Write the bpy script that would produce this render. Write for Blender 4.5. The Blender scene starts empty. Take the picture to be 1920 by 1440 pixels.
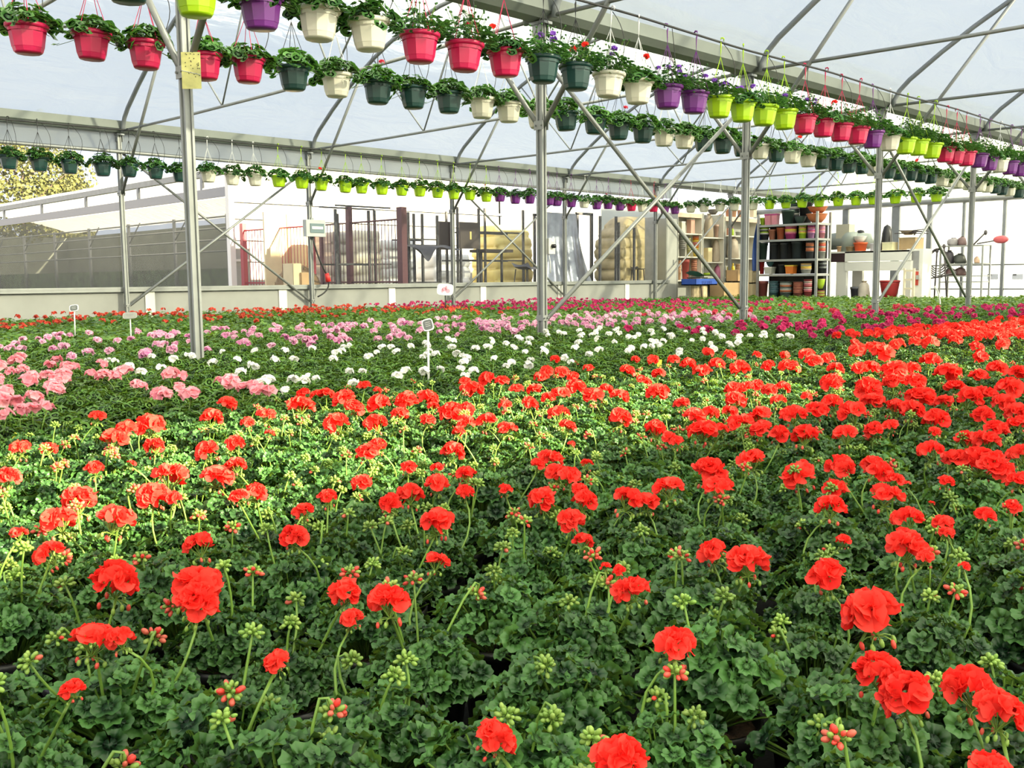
import bpy, math, random
import numpy as np
from mathutils import Matrix, Vector
random.seed(7); RG = np.random.default_rng(7)
sc = bpy.context.scene
COL = sc.collection
PI = math.pi

# ------------------------------------------------------------------ camera, sky, sun, exposure
ZC = 0.66                                   # camera height above the greenhouse floor
FPX, YAW, PITCH, ROLL = 1836.12, math.radians(45.293), math.radians(6.146), math.radians(-0.547)
_cw = np.array([-math.sin(YAW)*math.cos(PITCH), math.cos(YAW)*math.cos(PITCH), -math.sin(PITCH)])
_r0 = np.array([math.cos(YAW), math.sin(YAW), 0.0]); _u0 = np.cross(_r0, _cw)
_cr = math.cos(ROLL)*_r0 + math.sin(ROLL)*_u0
_cu = -math.sin(ROLL)*_r0 + math.cos(ROLL)*_u0
cam = bpy.data.cameras.new('camera'); camo = bpy.data.objects.new('camera', cam); COL.objects.link(camo)
cam.sensor_width = 36.0; cam.lens = FPX*36/1920; cam.clip_end = 400; cam.clip_start = 0.02
M = Matrix.Identity(4)
for i in range(3):
    M[i][0] = _cr[i]; M[i][1] = _cu[i]; M[i][2] = -_cw[i]
M[2][3] = ZC
camo.matrix_world = M
sc.camera = camo
sc.view_settings.view_transform = 'Standard'; sc.view_settings.look = 'None'
sc.view_settings.gamma = 1.0; sc.view_settings.use_curve_mapping = False
sc.view_settings.exposure = 0.0

wd = bpy.data.worlds.new('sky'); sc.world = wd; wd.use_nodes = True
nt = wd.node_tree; nt.nodes.clear()
def nd(t, ty, **kw):
    n = t.nodes.new(ty)
    for k, v in kw.items():
        if k in n.inputs: n.inputs[k].default_value = v
        else: setattr(n, k, v)
    return n
_o = nd(nt, 'ShaderNodeOutputWorld'); _b = nd(nt, 'ShaderNodeBackground', Strength=1.45)
_tc = nd(nt, 'ShaderNodeTexCoord'); _n = nd(nt, 'ShaderNodeTexNoise', Scale=2.6, Detail=4.0)
_rmp = nd(nt, 'ShaderNodeValToRGB')
_rmp.color_ramp.elements[0].position = .35; _rmp.color_ramp.elements[0].color = (.74, .83, .95, 1)
_rmp.color_ramp.elements[1].position = .62; _rmp.color_ramp.elements[1].color = (.98, .98, 1, 1)
nt.links.new(_tc.outputs['Generated'], _n.inputs['Vector']); nt.links.new(_n.outputs['Fac'], _rmp.inputs['Fac'])
nt.links.new(_rmp.outputs['Color'], _b.inputs['Color']); nt.links.new(_b.outputs[0], _o.inputs[0])

sl = bpy.data.lights.new('sun', 'SUN'); sl.energy = 36.0; sl.angle = math.radians(1.6); sl.color = (1.0, .87, .58)
so = bpy.data.objects.new('sun', sl); COL.objects.link(so)
SUN_DIR = Vector((-1.0, -0.38, -0.45)).normalized()       # low sun shining in through the open side vent
so.rotation_euler = SUN_DIR.to_track_quat('-Z', 'Y').to_euler()
so.location = (20, 3, 12)
sc.cycles.max_bounces = 7; sc.cycles.diffuse_bounces = 4; sc.cycles.glossy_bounces = 2
sc.cycles.transmission_bounces = 5; sc.cycles.transparent_max_bounces = 8
sc.cycles.caustics_reflective = False; sc.cycles.caustics_refractive = False
sc.cycles.sample_clamp_indirect = 6.0

# ------------------------------------------------------------------ pixel <-> place
def ray(px, py): return _cw*FPX + _cr*(px-960) - _cu*(py-720)
def _at(px, py, k, v):
    d = ray(px, py); o = np.array([0, 0, ZC]); return o + d*((v-o[k])/d[k])
def onx(px, py, X): return _at(px, py, 0, X)
def ony(px, py, Y): return _at(px, py, 1, Y)
def onz(px, py, Z): return _at(px, py, 2, Z)
def proj(P):
    P = np.asarray(P, float) - np.array([0, 0, ZC]); z = P @ _cw
    return 960 + FPX*(P @ _cr)/z, 720 - FPX*(P @ _cu)/z, z

XB, XA = -5.479, -13.382
XC = XB + 7.903
T0 = 2.777
def BY(i): return T0 + 3.0*i
ZG, ZBR, ZBO = 2.009+ZC, 1.206+ZC, -.32+ZC       # gutter underside, knee bracket, lower bolt
RISE = 1.6
def arch_z(u):                                    # u = distance from the gutter line
    return ZG + RISE*(1 - ((3.95-u)/3.95)**2)
YEND = 25.0

# ------------------------------------------------------------------ mesh helper
class G:
    def __init__(s): s.v = []; s.f = []; s.n = 0; s.t = []
    def add(s, V, F, m=0, t=0.5):
        V = np.asarray(V, float).reshape(-1, 3); s.v.append(V)
        s.t.append(np.broadcast_to(np.asarray(t, float), (len(V),)))
        by = {}
        if isinstance(F, np.ndarray): by[F.shape[1]] = F
        else:
            for q in F:
                if isinstance(q, np.ndarray) and q.ndim == 2: by.setdefault(q.shape[1], []).extend(q.tolist())
                else: by.setdefault(len(q), []).append(list(q))
        for k, a in by.items():
            s.f.append((np.asarray(a, np.int64) + s.n, m))
        s.n += len(V); return s
    def box(s, c, d, m=0, R=None, t=.5):
        x, y, z = [k/2 for k in d]
        V = np.array([[-x,-y,-z],[x,-y,-z],[x,y,-z],[-x,y,-z],[-x,-y,z],[x,-y,z],[x,y,z],[-x,y,z]])
        if R is not None: V = V @ np.asarray(R).T
        return s.add(V + np.asarray(c), [(0,3,2,1),(4,5,6,7),(0,1,5,4),(1,2,6,5),(2,3,7,6),(3,0,4,7)], m, t)
    def tube(s, P, r, n=8, m=0, cap=True, t=.5):
        P = np.asarray(P, float); k = len(P)
        T = np.gradient(P, axis=0); T /= np.linalg.norm(T, axis=1)[:, None] + 1e-12
        ref = np.array([0, 0, 1.0]) if abs(T[len(T)//2][2]) < .9 else np.array([1.0, 0, 0])
        rr = np.broadcast_to(np.asarray(r, float), (k,))
        V = []
        for i in range(k):
            a = np.cross(T[i], ref); a /= np.linalg.norm(a) + 1e-12; b = np.cross(T[i], a)
            th = np.arange(n)*2*PI/n
            V.append(P[i] + rr[i]*(np.cos(th)[:, None]*a + np.sin(th)[:, None]*b))
        F = [(i*n+j, i*n+(j+1) % n, (i+1)*n+(j+1) % n, (i+1)*n+j) for i in range(k-1) for j in range(n)]
        if cap: F += [tuple(range(n))[::-1], tuple((k-1)*n+j for j in range(n))]
        return s.add(np.concatenate(V), F, m, t)
    def lathe(s, prof, n=20, c=(0,0,0), m=0, flat=None, cap=(0,0), t=.5):
        V = []
        for r, z in prof:
            th = np.arange(n)*2*PI/n
            V.append(np.stack([r*np.cos(th), r*np.sin(th), np.full(n, z)], 1))
        k = len(prof)
        F = [(i*n+j, i*n+(j+1) % n, (i+1)*n+(j+1) % n, (i+1)*n+j) for i in range(k-1) for j in range(n)]
        if cap[0]: F.append(tuple(range(n))[::-1])
        if cap[1]: F.append(tuple((k-1)*n+j for j in range(n)))
        return s.add(np.concatenate(V) + np.asarray(c), F, m, t)
    def ball(s, c, r, n=8, k=5, m=0, R=None, t=.5):
        r = np.broadcast_to(np.asarray(r, float), (3,))
        pr = [(math.sin(PI*i/k), -math.cos(PI*i/k)) for i in range(1, k)]
        V = np.concatenate([[[0,0,-1]]] + [np.stack([a*np.cos(np.arange(n)*2*PI/n), a*np.sin(np.arange(n)*2*PI/n), np.full(n, z)], 1) for a, z in pr] + [[[0,0,1]]])*r
        if R is not None: V = V @ np.asarray(R).T
        F = [(0, 1+(j+1) % n, 1+j) for j in range(n)]
        for i in range(k-2): F += [(1+i*n+j, 1+i*n+(j+1) % n, 1+(i+1)*n+(j+1) % n, 1+(i+1)*n+j) for j in range(n)]
        L = 1+(k-1)*n; F += [(L-n+j, L-n+(j+1) % n, L) for j in range(n)]
        return s.add(V + np.asarray(c), F, m, t)
    def prism(s, poly, p, q, ax, ay, m=0, t=.5):        # polygon swept from p to q
        poly = np.asarray(poly, float); n = len(poly); ax = np.asarray(ax, float); ay = np.asarray(ay, float)
        o = poly[:, :1]*ax + poly[:, 1:]*ay
        F = [(j, (j+1) % n, n+(j+1) % n, n+j) for j in range(n)] + [tuple(range(n))[::-1], tuple(range(n, 2*n))]
        return s.add(np.concatenate([o+np.asarray(p), o+np.asarray(q)]), F, m, t)
    def mesh(s, name, mats, smooth=True):
        V = np.concatenate(s.v); me = bpy.data.meshes.new(name)
        me.vertices.add(len(V)); me.vertices.foreach_set('co', V.ravel())
        lp = np.concatenate([f.ravel() for f, m in s.f]); ln = np.concatenate([np.full(len(f), f.shape[1]) for f, m in s.f])
        mi = np.concatenate([np.full(len(f), m) for f, m in s.f])
        me.loops.add(len(lp)); me.loops.foreach_set('vertex_index', lp.astype(np.int32))
        me.polygons.add(len(ln)); st = np.concatenate([[0], np.cumsum(ln)[:-1]])
        me.polygons.foreach_set('loop_start', st.astype(np.int32))
        me.polygons.foreach_set('material_index', mi.astype(np.int32))
        sm = np.full(len(ln), bool(smooth)) if not isinstance(smooth, set) else np.isin(mi, list(smooth))
        me.polygons.foreach_set('use_smooth', sm)
        at = me.attributes.new('tint', 'FLOAT', 'POINT'); at.data.foreach_set('value', np.concatenate(s.t).astype(np.float32))
        for m in (mats if isinstance(mats, (list, tuple)) else [mats]): me.materials.append(m)
        me.update(calc_edges=True); me.validate()
        return me
    def build(s, name, mats, parent=None, smooth=True, loc=None):
        return link(name, s.mesh(name, mats, smooth), parent, loc)

def link(name, data, parent=None, loc=None):
    o = bpy.data.objects.new(name, data); COL.objects.link(o)
    if parent is not None: o.parent = parent
    if loc is not None: o.location = loc
    return o
def tag(o, label=None, cat=None, group=None, kind=None):
    if label: o['label'] = label
    if cat: o['category'] = cat
    if group: o['group'] = group
    if kind: o['kind'] = kind
    return o
def thing(name, label, cat, loc=(0,0,0), rz=0, group=None, kind=None):
    o = link(name, None, None, loc); o.rotation_euler = (0, 0, rz); o.empty_display_size = .05
    return tag(o, label, cat, group, kind)
def ordinal(n):
    w = ['', 'first','second','third','fourth','fifth','sixth','seventh','eighth','ninth','tenth','eleventh','twelfth','thirteenth','fourteenth','fifteenth']
    return w[n] if n < len(w) else '%d%s' % (n, 'th' if n % 100 in (11,12,13) else {1:'st',2:'nd',3:'rd'}.get(n % 10, 'th'))
def bez(a, b, c, n=8):
    a, b, c = map(lambda q: np.asarray(q, float), (a, b, c)); u = np.linspace(0, 1, n)[:, None]
    return a*(1-u)**2 + 2*b*u*(1-u) + c*u*u

# ------------------------------------------------------------------ materials
def mat(name, col, rough=.6, metal=0.0, var=.0, vs=8.0, bump=0.0, bs=40.0, trans=0.0, spec=.5, tcol=None):
    m = bpy.data.materials.new(name); m.use_nodes = True; t = m.node_tree; t.nodes.clear()
    out = nd(t, 'ShaderNodeOutputMaterial'); p = nd(t, 'ShaderNodeBsdfPrincipled', Roughness=rough, Metallic=metal)
    p.inputs['Specular IOR Level'].default_value = spec
    p.inputs['Base Color'].default_value = (*col, 1)
    if var or bump:
        tc = nd(t, 'ShaderNodeTexCoord'); n = nd(t, 'ShaderNodeTexNoise', Scale=vs, Detail=5.0)
        t.links.new(tc.outputs['Object'], n.inputs['Vector'])
    if var:
        r = nd(t, 'ShaderNodeValToRGB'); e = r.color_ramp.elements
        e[0].position = .3; e[0].color = (*[max(0, c*(1-var)) for c in col], 1)
        e[1].position = .7; e[1].color = (*[min(1, c*(1+var)) for c in col], 1)
        t.links.new(n.outputs['Fac'], r.inputs['Fac']); t.links.new(r.outputs['Color'], p.inputs['Base Color'])
    if bump:
        n2 = nd(t, 'ShaderNodeTexNoise', Scale=bs, Detail=4.0); b = nd(t, 'ShaderNodeBump', Strength=bump, Distance=.01)
        t.links.new(tc.outputs['Object'], n2.inputs['Vector']); t.links.new(n2.outputs['Fac'], b.inputs['Height']); t.links.new(b.outputs['Normal'], p.inputs['Normal'])
    s = p.outputs[0]
    if trans:
        tr = nd(t, 'ShaderNodeBsdfTranslucent', Color=(*(tcol or col), 1)); mx = nd(t, 'ShaderNodeMixShader', Fac=trans)
        t.links.new(s, mx.inputs[1]); t.links.new(tr.outputs[0], mx.inputs[2]); s = mx.outputs[0]
    t.links.new(s, out.inputs[0]); return m

def plant_mat(name, lo, hi, trans=.3, rough=.40, tmul=(1.3, 1.2, .7), spec=.4, objvar=.25):
    """colour runs from lo to hi with each leaf's own tint; a share of the light shines through."""
    m = bpy.data.materials.new(name); m.use_nodes = True; t = m.node_tree; t.nodes.clear()
    out = nd(t, 'ShaderNodeOutputMaterial'); p = nd(t, 'ShaderNodeBsdfPrincipled', Roughness=rough)
    p.inputs['Specular IOR Level'].default_value = spec
    a = nd(t, 'ShaderNodeAttribute', attribute_name='tint'); r = nd(t, 'ShaderNodeValToRGB')
    e = r.color_ramp.elements; e[0].color = (*lo, 1); e[1].color = (*hi, 1); e[0].position = .1; e[1].position = .9
    oi = nd(t, 'ShaderNodeObjectInfo'); hs = nd(t, 'ShaderNodeHueSaturation'); mr = nd(t, 'ShaderNodeMapRange')
    mr.inputs['To Min'].default_value = 1-objvar; mr.inputs['To Max'].default_value = 1+objvar
    t.links.new(oi.outputs['Random'], mr.inputs['Value']); t.links.new(mr.outputs[0], hs.inputs['Value'])
    t.links.new(a.outputs['Fac'], r.inputs['Fac']); t.links.new(r.outputs['Color'], hs.inputs['Color'])
    t.links.new(hs.outputs['Color'], p.inputs['Base Color'])
    vm = nd(t, 'ShaderNodeVectorMath', operation='MULTIPLY'); vm.inputs[1].default_value = tmul
    t.links.new(hs.outputs['Color'], vm.inputs[0])
    tr = nd(t, 'ShaderNodeBsdfTranslucent'); t.links.new(vm.outputs[0], tr.inputs['Color'])
    mx = nd(t, 'ShaderNodeMixShader', Fac=trans); t.links.new(p.outputs[0], mx.inputs[1]); t.links.new(tr.outputs[0], mx.inputs[2])
    t.links.new(mx.outputs[0], out.inputs[0]); return m

def film_mat(name, clear, transl, tint=(1, 1, 1), wr=.12, refl=(.85,.87,.9), pas=.95):
    """polyethylene film: a clear share, a milky share that passes light on, a milky share that throws it back; soft folds."""
    m = bpy.data.materials.new(name); m.use_nodes = True; t = m.node_tree; t.nodes.clear()
    out = nd(t, 'ShaderNodeOutputMaterial')
    tc = nd(t, 'ShaderNodeTexCoord'); mp = nd(t, 'ShaderNodeMapping'); mp.inputs['Scale'].default_value = (1.2, .35, 1.2)
    n = nd(t, 'ShaderNodeTexNoise', Scale=3.0, Detail=6.0, Distortion=.8)
    t.links.new(tc.outputs['Object'], mp.inputs[0]); t.links.new(mp.outputs[0], n.inputs['Vector'])
    b = nd(t, 'ShaderNodeBump', Strength=wr, Distance=.15); t.links.new(n.outputs['Fac'], b.inputs['Height'])
    cl = nd(t, 'ShaderNodeBsdfTransparent', Color=(*tint, 1)); tl = nd(t, 'ShaderNodeBsdfTranslucent', Color=(*[.97*pas*c for c in tint], 1))
    df = nd(t, 'ShaderNodeBsdfDiffuse', Color=(*refl, 1))
    for q in (tl, df): t.links.new(b.outputs[0], q.inputs['Normal'])
    m1 = nd(t, 'ShaderNodeMixShader', Fac=transl); t.links.new(df.outputs[0], m1.inputs[1]); t.links.new(tl.outputs[0], m1.inputs[2])
    m2 = nd(t, 'ShaderNodeMixShader', Fac=clear); t.links.new(m1.outputs[0], m2.inputs[1]); t.links.new(cl.outputs[0], m2.inputs[2])
    t.links.new(m2.outputs[0], out.inputs[0]); return m

STEEL = mat('galvanised_steel', (.28, .29, .285), .45, .35, .12, 6, .05, 60)
STEELD = mat('backlit_steel', (.25, .265, .28), .5, .35, .12, 5)  # darker, bluer steel: the backlit look of the arches put into the colour
GUTTER = mat('gutter_zinc', (.19, .21, .195), .5, .3, .12, 2.5)
ROOF = film_mat('roof_film', .11, .86, (.87, .95, 1.0), pas=.64, wr=.35)
WALLF = film_mat('wall_film', .11, .88, (.9, .97, 1.0), pas=.62)
CLEAR = film_mat('clear_side_film', .96, .8, wr=.3)
NETTING = film_mat('insect_netting', .40, .25, refl=(.12,.125,.12), pas=.3)
MILK = mat('milky_panel', (.37, .375, .355), .6, 0, .08, 3, .05, 20, trans=.2)
BLACKP = mat('black_plastic', (.012, .012, .013), .38, 0, .2, 12)
BLACKW = mat('black_wire', (.02, .02, .02), .5)
FABRIC = mat('ground_fabric', (.018, .018, .017), .85, 0, .3, 14, .3, 160)
SOIL = mat('potting_soil', (.075, .042, .025), .95, 0, .5, 60, .9, 90)
WHITEP = mat('white_plastic', (.74, .74, .72), .4)
POTC = {'white': mat('ivory_pot_plastic', (.76, .73, .62), .35, trans=.12), 'dark green': mat('dark_green_pot_plastic', (.012, .050, .046), .33),
        'lime green': mat('lime_pot_plastic', (.46, .72, .012), .35, trans=.2), 'magenta': mat('magenta_pot_plastic', (.58, .012, .085), .33, trans=.08),
        'purple': mat('purple_pot_plastic', (.15, .020, .21), .33, trans=.06)}
HANGC = {'white': WHITEP, 'dark green': BLACKW, 'lime green': POTC['lime green'], 'magenta': POTC['magenta'], 'purple': POTC['purple']}
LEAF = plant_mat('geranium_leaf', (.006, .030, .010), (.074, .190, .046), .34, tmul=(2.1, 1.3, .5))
LEAFY = plant_mat('sunlit_far_leaf', (.040, .115, .022), (.17, .31, .060), .34, tmul=(1.6, 1.25, .5))  # brighter leaf copy: sunlight on the far beds put into the colour
LEAFB = plant_mat('lit_mid_bed_leaf', (.022, .075, .016), (.125, .26, .050), .34, tmul=(1.7, 1.25, .5))  # paler leaf copy: light on the middle beds put into the colour
HLEAF = plant_mat('hanging_leaf', (.020, .085, .022), (.09, .24, .045), .3)
STALK = plant_mat('flower_stalk', (.11, .23, .035), (.24, .38, .07), .2)
BUDM = plant_mat('flower_bud', (.15, .29, .045), (.30, .42, .09), .2)
BUDR = plant_mat('red_bud', (.55, .16, .10), (.75, .05, .04), .2)
def petal(name, lo, hi, trans=.35): return plant_mat(name, lo, hi, trans, .6, (1.15, 1.1, 1.1), .2, .08)
RED = petal('red_petal', (.82, .016, .013), (.96, .070, .050))
SALMON = petal('salmon_petal', (.82, .22, .31), (.93, .46, .52))
WHITEB = petal('white_petal', (.86, .86, .82), (.95, .95, .92))
LILAC = petal('lilac_petal', (.58, .15, .38), (.88, .58, .70))
MAGENTA = petal('magenta_petal', (.42, .02, .10), (.66, .05, .20))
ORANGE = petal('orange_red_petal', (.55, .05, .03), (.72, .12, .07))
VIOLET = petal('violet_petal', (.20, .06, .50), (.36, .14, .66))
PINKP = petal('rose_petal', (.52, .03, .07), (.72, .08, .13))
# ------------------------------------------------------------------ the greenhouse itself
def struct(name, g, mats, label, parent=None, smooth=False):
    o = g.build(name, mats, parent, smooth)
    if parent is None: tag(o, label, 'greenhouse frame', None, 'structure')
    return o
def sheet(fn, us, vs, m=0):
    g = G(); V = np.array([fn(u, v) for u in us for v in vs]); b = len(vs)
    F = [(i*b+j, i*b+j+1, (i+1)*b+j+1, (i+1)*b+j) for i in range(len(us)-1) for j in range(b-1)]
    return g.add(V, F, m)
g = G(); g.box((-4.6, 10.5, -.03), (22.2, 35, .06)); struct('floor', g, FABRIC, 'black ground fabric under all the flower beds')['category'] = 'floor'
g = G(); g.box((-60, 25, -.10), (160, 130, .06)); struct('ground', g, mat('yard_ground', (.36, .32, .26), .9, 0, .25, .6), 'pale gravel yard outside the greenhouse')['category'] = 'ground'

def roof_fn(x0):
    def fn(y, u):
        k = abs(((y-T0)/3.0+.5) % 1 - .5)*2                     # film sags a little between the arches
        return (x0+u, y, arch_z(u)+.10 - .035*k*math.sin(PI*u/7.9) + .008*math.sin(5*y+2.3*u))
    return fn
ys = np.arange(-6, YEND+.26, .25)
for x0, lb in ((XA, 'white plastic film vault over the span beside the storage yard'), (XB, 'white plastic film vault over the span above the camera')):
    o = struct('ceiling', sheet(roof_fn(x0), ys, np.linspace(.05, 7.853, 25)), ROOF, lb, smooth=True); o['category'] = 'roof film'

# posts, gutters, arches, trusses
def post_prof(w, d):
    l = .012                                                     # lipped section with a shallow groove down each face
    return [(-w,-d),(-w*.45,-d),(-w*.38,-d+l),(w*.38,-d+l),(w*.45,-d),(w,-d),(w,-d*.45),(w-l,-d*.38),(w-l,d*.38),(w,d*.45),(w,d),(w*.45,d),(w*.38,d-l),(-w*.38,d-l),(-w*.45,d),(-w,d),(-w,d*.45),(-w+l,d*.38),(-w+l,-d*.38),(-w,-d*.45)]
rows = (('front', XB, range(0, 8)), ('wall', XA, range(1, 8)))
for rn, X, ids in rows:
    for i in ids:
        y = BY(i)
        vis = 0 <= proj((X, y, 1.2))[0] < 1980 and proj((X, y, 1))[2] > .5
        k = i+1 if rn == 'front' else i
        r = thing('steel_post', f'{ordinal(max(1, k))} galvanised steel post from the left in the {rn} row under its gutter', 'post', (X, y, 0), 0, f'steel posts of the {rn} row', 'structure')
        G().prism(post_prof(.033, .026), (0, 0, 0), (0, 0, ZG), (1, 0, 0), (0, 1, 0)).build('shaft', STEEL, r, False)
        g = G()
        g.box((0, 0, ZG-.02), (.16, .10, .02)); g.box((0, .035, ZG-.06), (.11, .006, .11)); g.box((0, -.035, ZG-.06), (.11, .006, .11))
        g.build('gutter_bracket', STEELD, r, False)
        g = G(); g.box((0, .030, ZBR), (.10, .006, .07)); g.box((0, -.030, ZBR), (.10, .006, .07))
        for s in (-1, 1): g.tube([(s*.03, -.045, ZBR), (s*.03, .045, ZBR)], .008, 6)
        g.build('brace_plate', STEEL, r, False)
        if rn == 'front' and i == 0: continue
        g = G(); g.box((0, 0, ZBO), (.074, .060, .045))
        for s in (-1, 1): g.tube([(-.055, s*.018, ZBO), (.055, s*.018, ZBO)], .007, 6)
        g.build('base_clamp', STEEL, r, False)
for nm, X in (('front', XB), ('wall', XA), ('side', XC)):
    w = .13; P = [(-w*.55, 0), (w*.55, 0), (w, .05), (w*1.06, .15), (w*.9, .15), (w*.5, .025), (-w*.5, .025), (-w*.9, .15), (-w*1.06, .15), (-w, .05)]
    g = G().prism(P, (X, -6, ZG), (X, YEND, ZG), (1, 0, 0), (0, 0, 1)); struct('gutter', g, GUTTER, f'long grey zinc gutter running along the {nm} row of posts')
spans = (('left span', XA, 7.903), ('right span', XB, 7.903))
for sn, x0, W in spans:
    for i in range(0, 8):
        y = BY(i)
        r = thing('roof_truss', f'{ordinal(max(1,i+1))} curved roof truss along the {sn}, arch over a straight bottom tube', 'roof truss', (x0, y, ZG), 0, f'roof trusses of the {sn}', 'structure')
        us = np.linspace(.34, W-.34, 21)
        G().tube([(.15, 0, .0), (.165, 0, .08), (.22, 0, .18)] + [(u, 0, arch_z(u)+.03-ZG) for u in us] + [(W-.22, 0, .18), (W-.165, 0, .08), (W-.15, 0, .0)], .029, 8).build('arch', STEELD, r)
        G().tube([(.05, 0, .02), (W*.25, 0, -.005), (W*.5, 0, -.012), (W*.75, 0, -.005), (W-.05, 0, .02)], .017, 8).build('bottom_tube', STEEL, r)
        for a, b in ((2.85, 1.75), (2.85, 3.75), (5.05, 4.15), (5.05, 6.15)):
            G().tube([(a, .0, .0), (b, 0, arch_z(b)+.03-ZG)], .011, 6).build('web_rod', STEELD, r)
        for s in (0, 1):
            e = 1.5; xs = (.03, e) if s == 0 else (W-.03, W-e)
            G().tube([(xs[0], 0, ZBR-ZG), (xs[1], 0, arch_z(e)+.03-ZG)], .021, 8).build('knee_brace', STEEL, r)
def brace(X, i, nm):
    r = thing('cross_brace', f'X-shaped pair of steel tubes between the {ordinal(i+(X == XB))} and {ordinal(i+1+(X == XB))} posts of the {nm} row', 'brace', (X, BY(i), 0), 0, None, 'structure')
    for a, b, o in ((ZBO, ZG-.27, .030), (ZG-.24, ZBO, -.030)):
        G().tube([(o, .03, a), (o, 2.97, b)], .0185, 8).build('brace_tube', STEEL, r)
for i in (1, 3, 5): brace(XB, i, 'front'); brace(XA, i, 'wall')

# low wall along the left with its rail, the roll-up vent and the clear film
g = G(); g.box((XA-.13, 6.2, .285), (.05, 24.4, .57))
o = struct('wall_left', g, MILK, 'low pale panel wall below the open side, behind the red flowers'); o['category'] = 'wall'
for k, y in enumerate(np.arange(-4.6, 18, 2.15)):
    g = G(); g.box((XA-.10, y, .28), (.03, .14, .55)); struct('trim_1', g, mat('pale_panel_batten', (.80, .78, .72), .5) if k == 0 else bpy.data.materials['pale_panel_batten'], 'pale upright batten on the low side wall', None)['group'] = 'battens on the low side wall'
g = G(); g.box((XA-.10, 6.2, .578), (.11, 24.4, .03)); g.box((XA-.06, 6.2, .545), (.02, 24.4, .035))
struct('trim_2', g, STEEL, 'galvanised sill rail along the top of the low side wall')
g = G().tube([(XA+.03, -6, 1.76+ZC), (XA+.03, 18.0, 1.76+ZC)], .026, 10); struct('trim_3', g, STEEL, 'horizontal roll-up vent tube under the wall gutter', smooth=True)
g = G().box((XA-.02, 6.2, (1.76+ZG-ZC)/2+ZC+.0), (.004, 24.4, ZG-ZC-1.76)); struct('wall_upper_left', g, WALLF, 'white film strip between the wall gutter and the vent tube')['category'] = 'wall film'
for i in range(-3, 5):
    y0, y1 = BY(i)+.05, BY(i+1)-.05
    g = G(); g.add([(XA-.06, y0, .60), (XA-.06, y1, .60), (XA-.06, y1, 1.74+ZC), (XA-.06, y0, 1.74+ZC)], [(0, 1, 2, 3)])
    o = struct('window_1', g, CLEAR, 'clear plastic side film between two posts of the wall row'); o['category'] = 'window'; o['group'] = 'clear side film panes'
# right-hand side wall: film with the open vent strip under its gutter that lets the low sun in
g = G(); g.box((XC, 9.5, .69), (.012, 31, 1.38)); struct('wall_right', g, WALLF, 'white film side wall')['category'] = 'wall'
g = G().tube([(XC, -6, 2.02), (XC, YEND, 2.02)], .03, 8); struct('trim_4', g, STEEL, 'roll-up vent tube of the side wall', smooth=True)
g = G(); g.box((XC, 9.5, (2.03+1.38)/2), (.008, 31, .64)); struct('wall_right_vent', g, WALLF, 'rolled film of the side vent')['category'] = 'wall'
# far end wall: film on posts with a thick eaves tube
def gable(x0):
    us = np.linspace(.05, 7.85, 17); V = []; 
    for u in us: V += [(x0+u, YEND, 0.02), (x0+u, YEND, arch_z(u)+.08)]
    return G().add(V, [(2*i, 2*i+2, 2*i+3, 2*i+1) for i in range(16)])
for x0 in (XA, XB): o = struct('wall_back', gable(x0), WALLF, 'bright film end wall under the vault'); o['category'] = 'wall'; o['group'] = 'end wall film'
g = G().tube([(XA-3, YEND-.12, 1.80+ZC), (XC, YEND-.12, 1.80+ZC)], .07, 10); struct('trim_5', g, STEEL, 'thick horizontal eaves tube across the far end wall', smooth=True)
for zz in (.88, .30):
    g = G().tube([(XA+2.6, YEND-.06, zz), (XC, YEND-.06, zz)], .018, 6); struct('trim_6', g, STEEL, 'thin horizontal rail on the far end wall', smooth=True)['group'] = 'end wall rails'
for px, w in ((1585, .16), (1679, .2), (1742, .12), (1806, .06), (1882, .07), (1960, .12)):
    X = ony(px, 450, YEND-.08)[0]
    g = G().box((X, YEND-.08, 1.22), (w, .08, 2.44)); struct('end_wall_post', g, STEELD, 'upright steel post on the bright end wall')['group'] = 'end wall posts'
# storage corner behind the last posts of the wall row
g = G(); g.box((XA-1.75, 21.6, 1.3), (.012, 7.2, 2.6)); struct('wall_storage', g, WALLF, 'pale film wall behind the storage shelves')['category'] = 'wall'
g = G(); g.box((XA-.27, 17.98, 1.0), (.34, .02, 2.0)); struct('wall_storage_side', g, mat('grey_sheet', (.42, .43, .42), .6, .2, .1), 'grey sheet wall beside the last post of the wall row')['category'] = 'wall'
# ------------------------------------------------------------------ leaf, bloom and bud templates
def grid_faces(nr, ns, base, closed):
    F = []
    for i in range(nr-1):
        for j in range(ns if closed else ns-1):
            F.append((base+i*ns+j, base+i*ns+(j+1) % ns, base+(i+1)*ns+(j+1) % ns, base+(i+1)*ns+j))
    return F
def leaf_tpl(rings, ns, seed):
    """round scalloped pelargonium leaf with ruffled edge, unit radius, notch towards -x where the petiole joins"""
    r = np.random.default_rng(seed); ph = r.uniform(0, 6.3, 3)
    th = np.linspace(-PI*.94, PI*.94, ns); V = [(0, 0, 0)]; T = [.38]
    for q in rings:
        rad = q*(1 + (.07*np.cos(th*9+ph[0]) + .025*np.cos(th*5+ph[1]) + .03*np.cos(th*15+ph[2]))*q*q)*(1-.16*(np.abs(th)/PI)**4)
        z = .34*q*q - .10*q**4 + q**2.2*(.13*np.sin(4*th+ph[1]) + .12*np.sin(9*th+ph[2]))
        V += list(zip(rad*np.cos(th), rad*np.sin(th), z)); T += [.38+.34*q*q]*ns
    F = [(0, 1+j, 2+j) for j in range(ns-1)] + grid_faces(len(rings), ns, 1, False)
    return np.array(V), F, np.array(T)
LEAF_H = [leaf_tpl((.4, .78, 1.0), 31, s) for s in range(4)]
LEAF_M = [leaf_tpl((.6, 1.0), 11, s) for s in range(3)]
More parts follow.
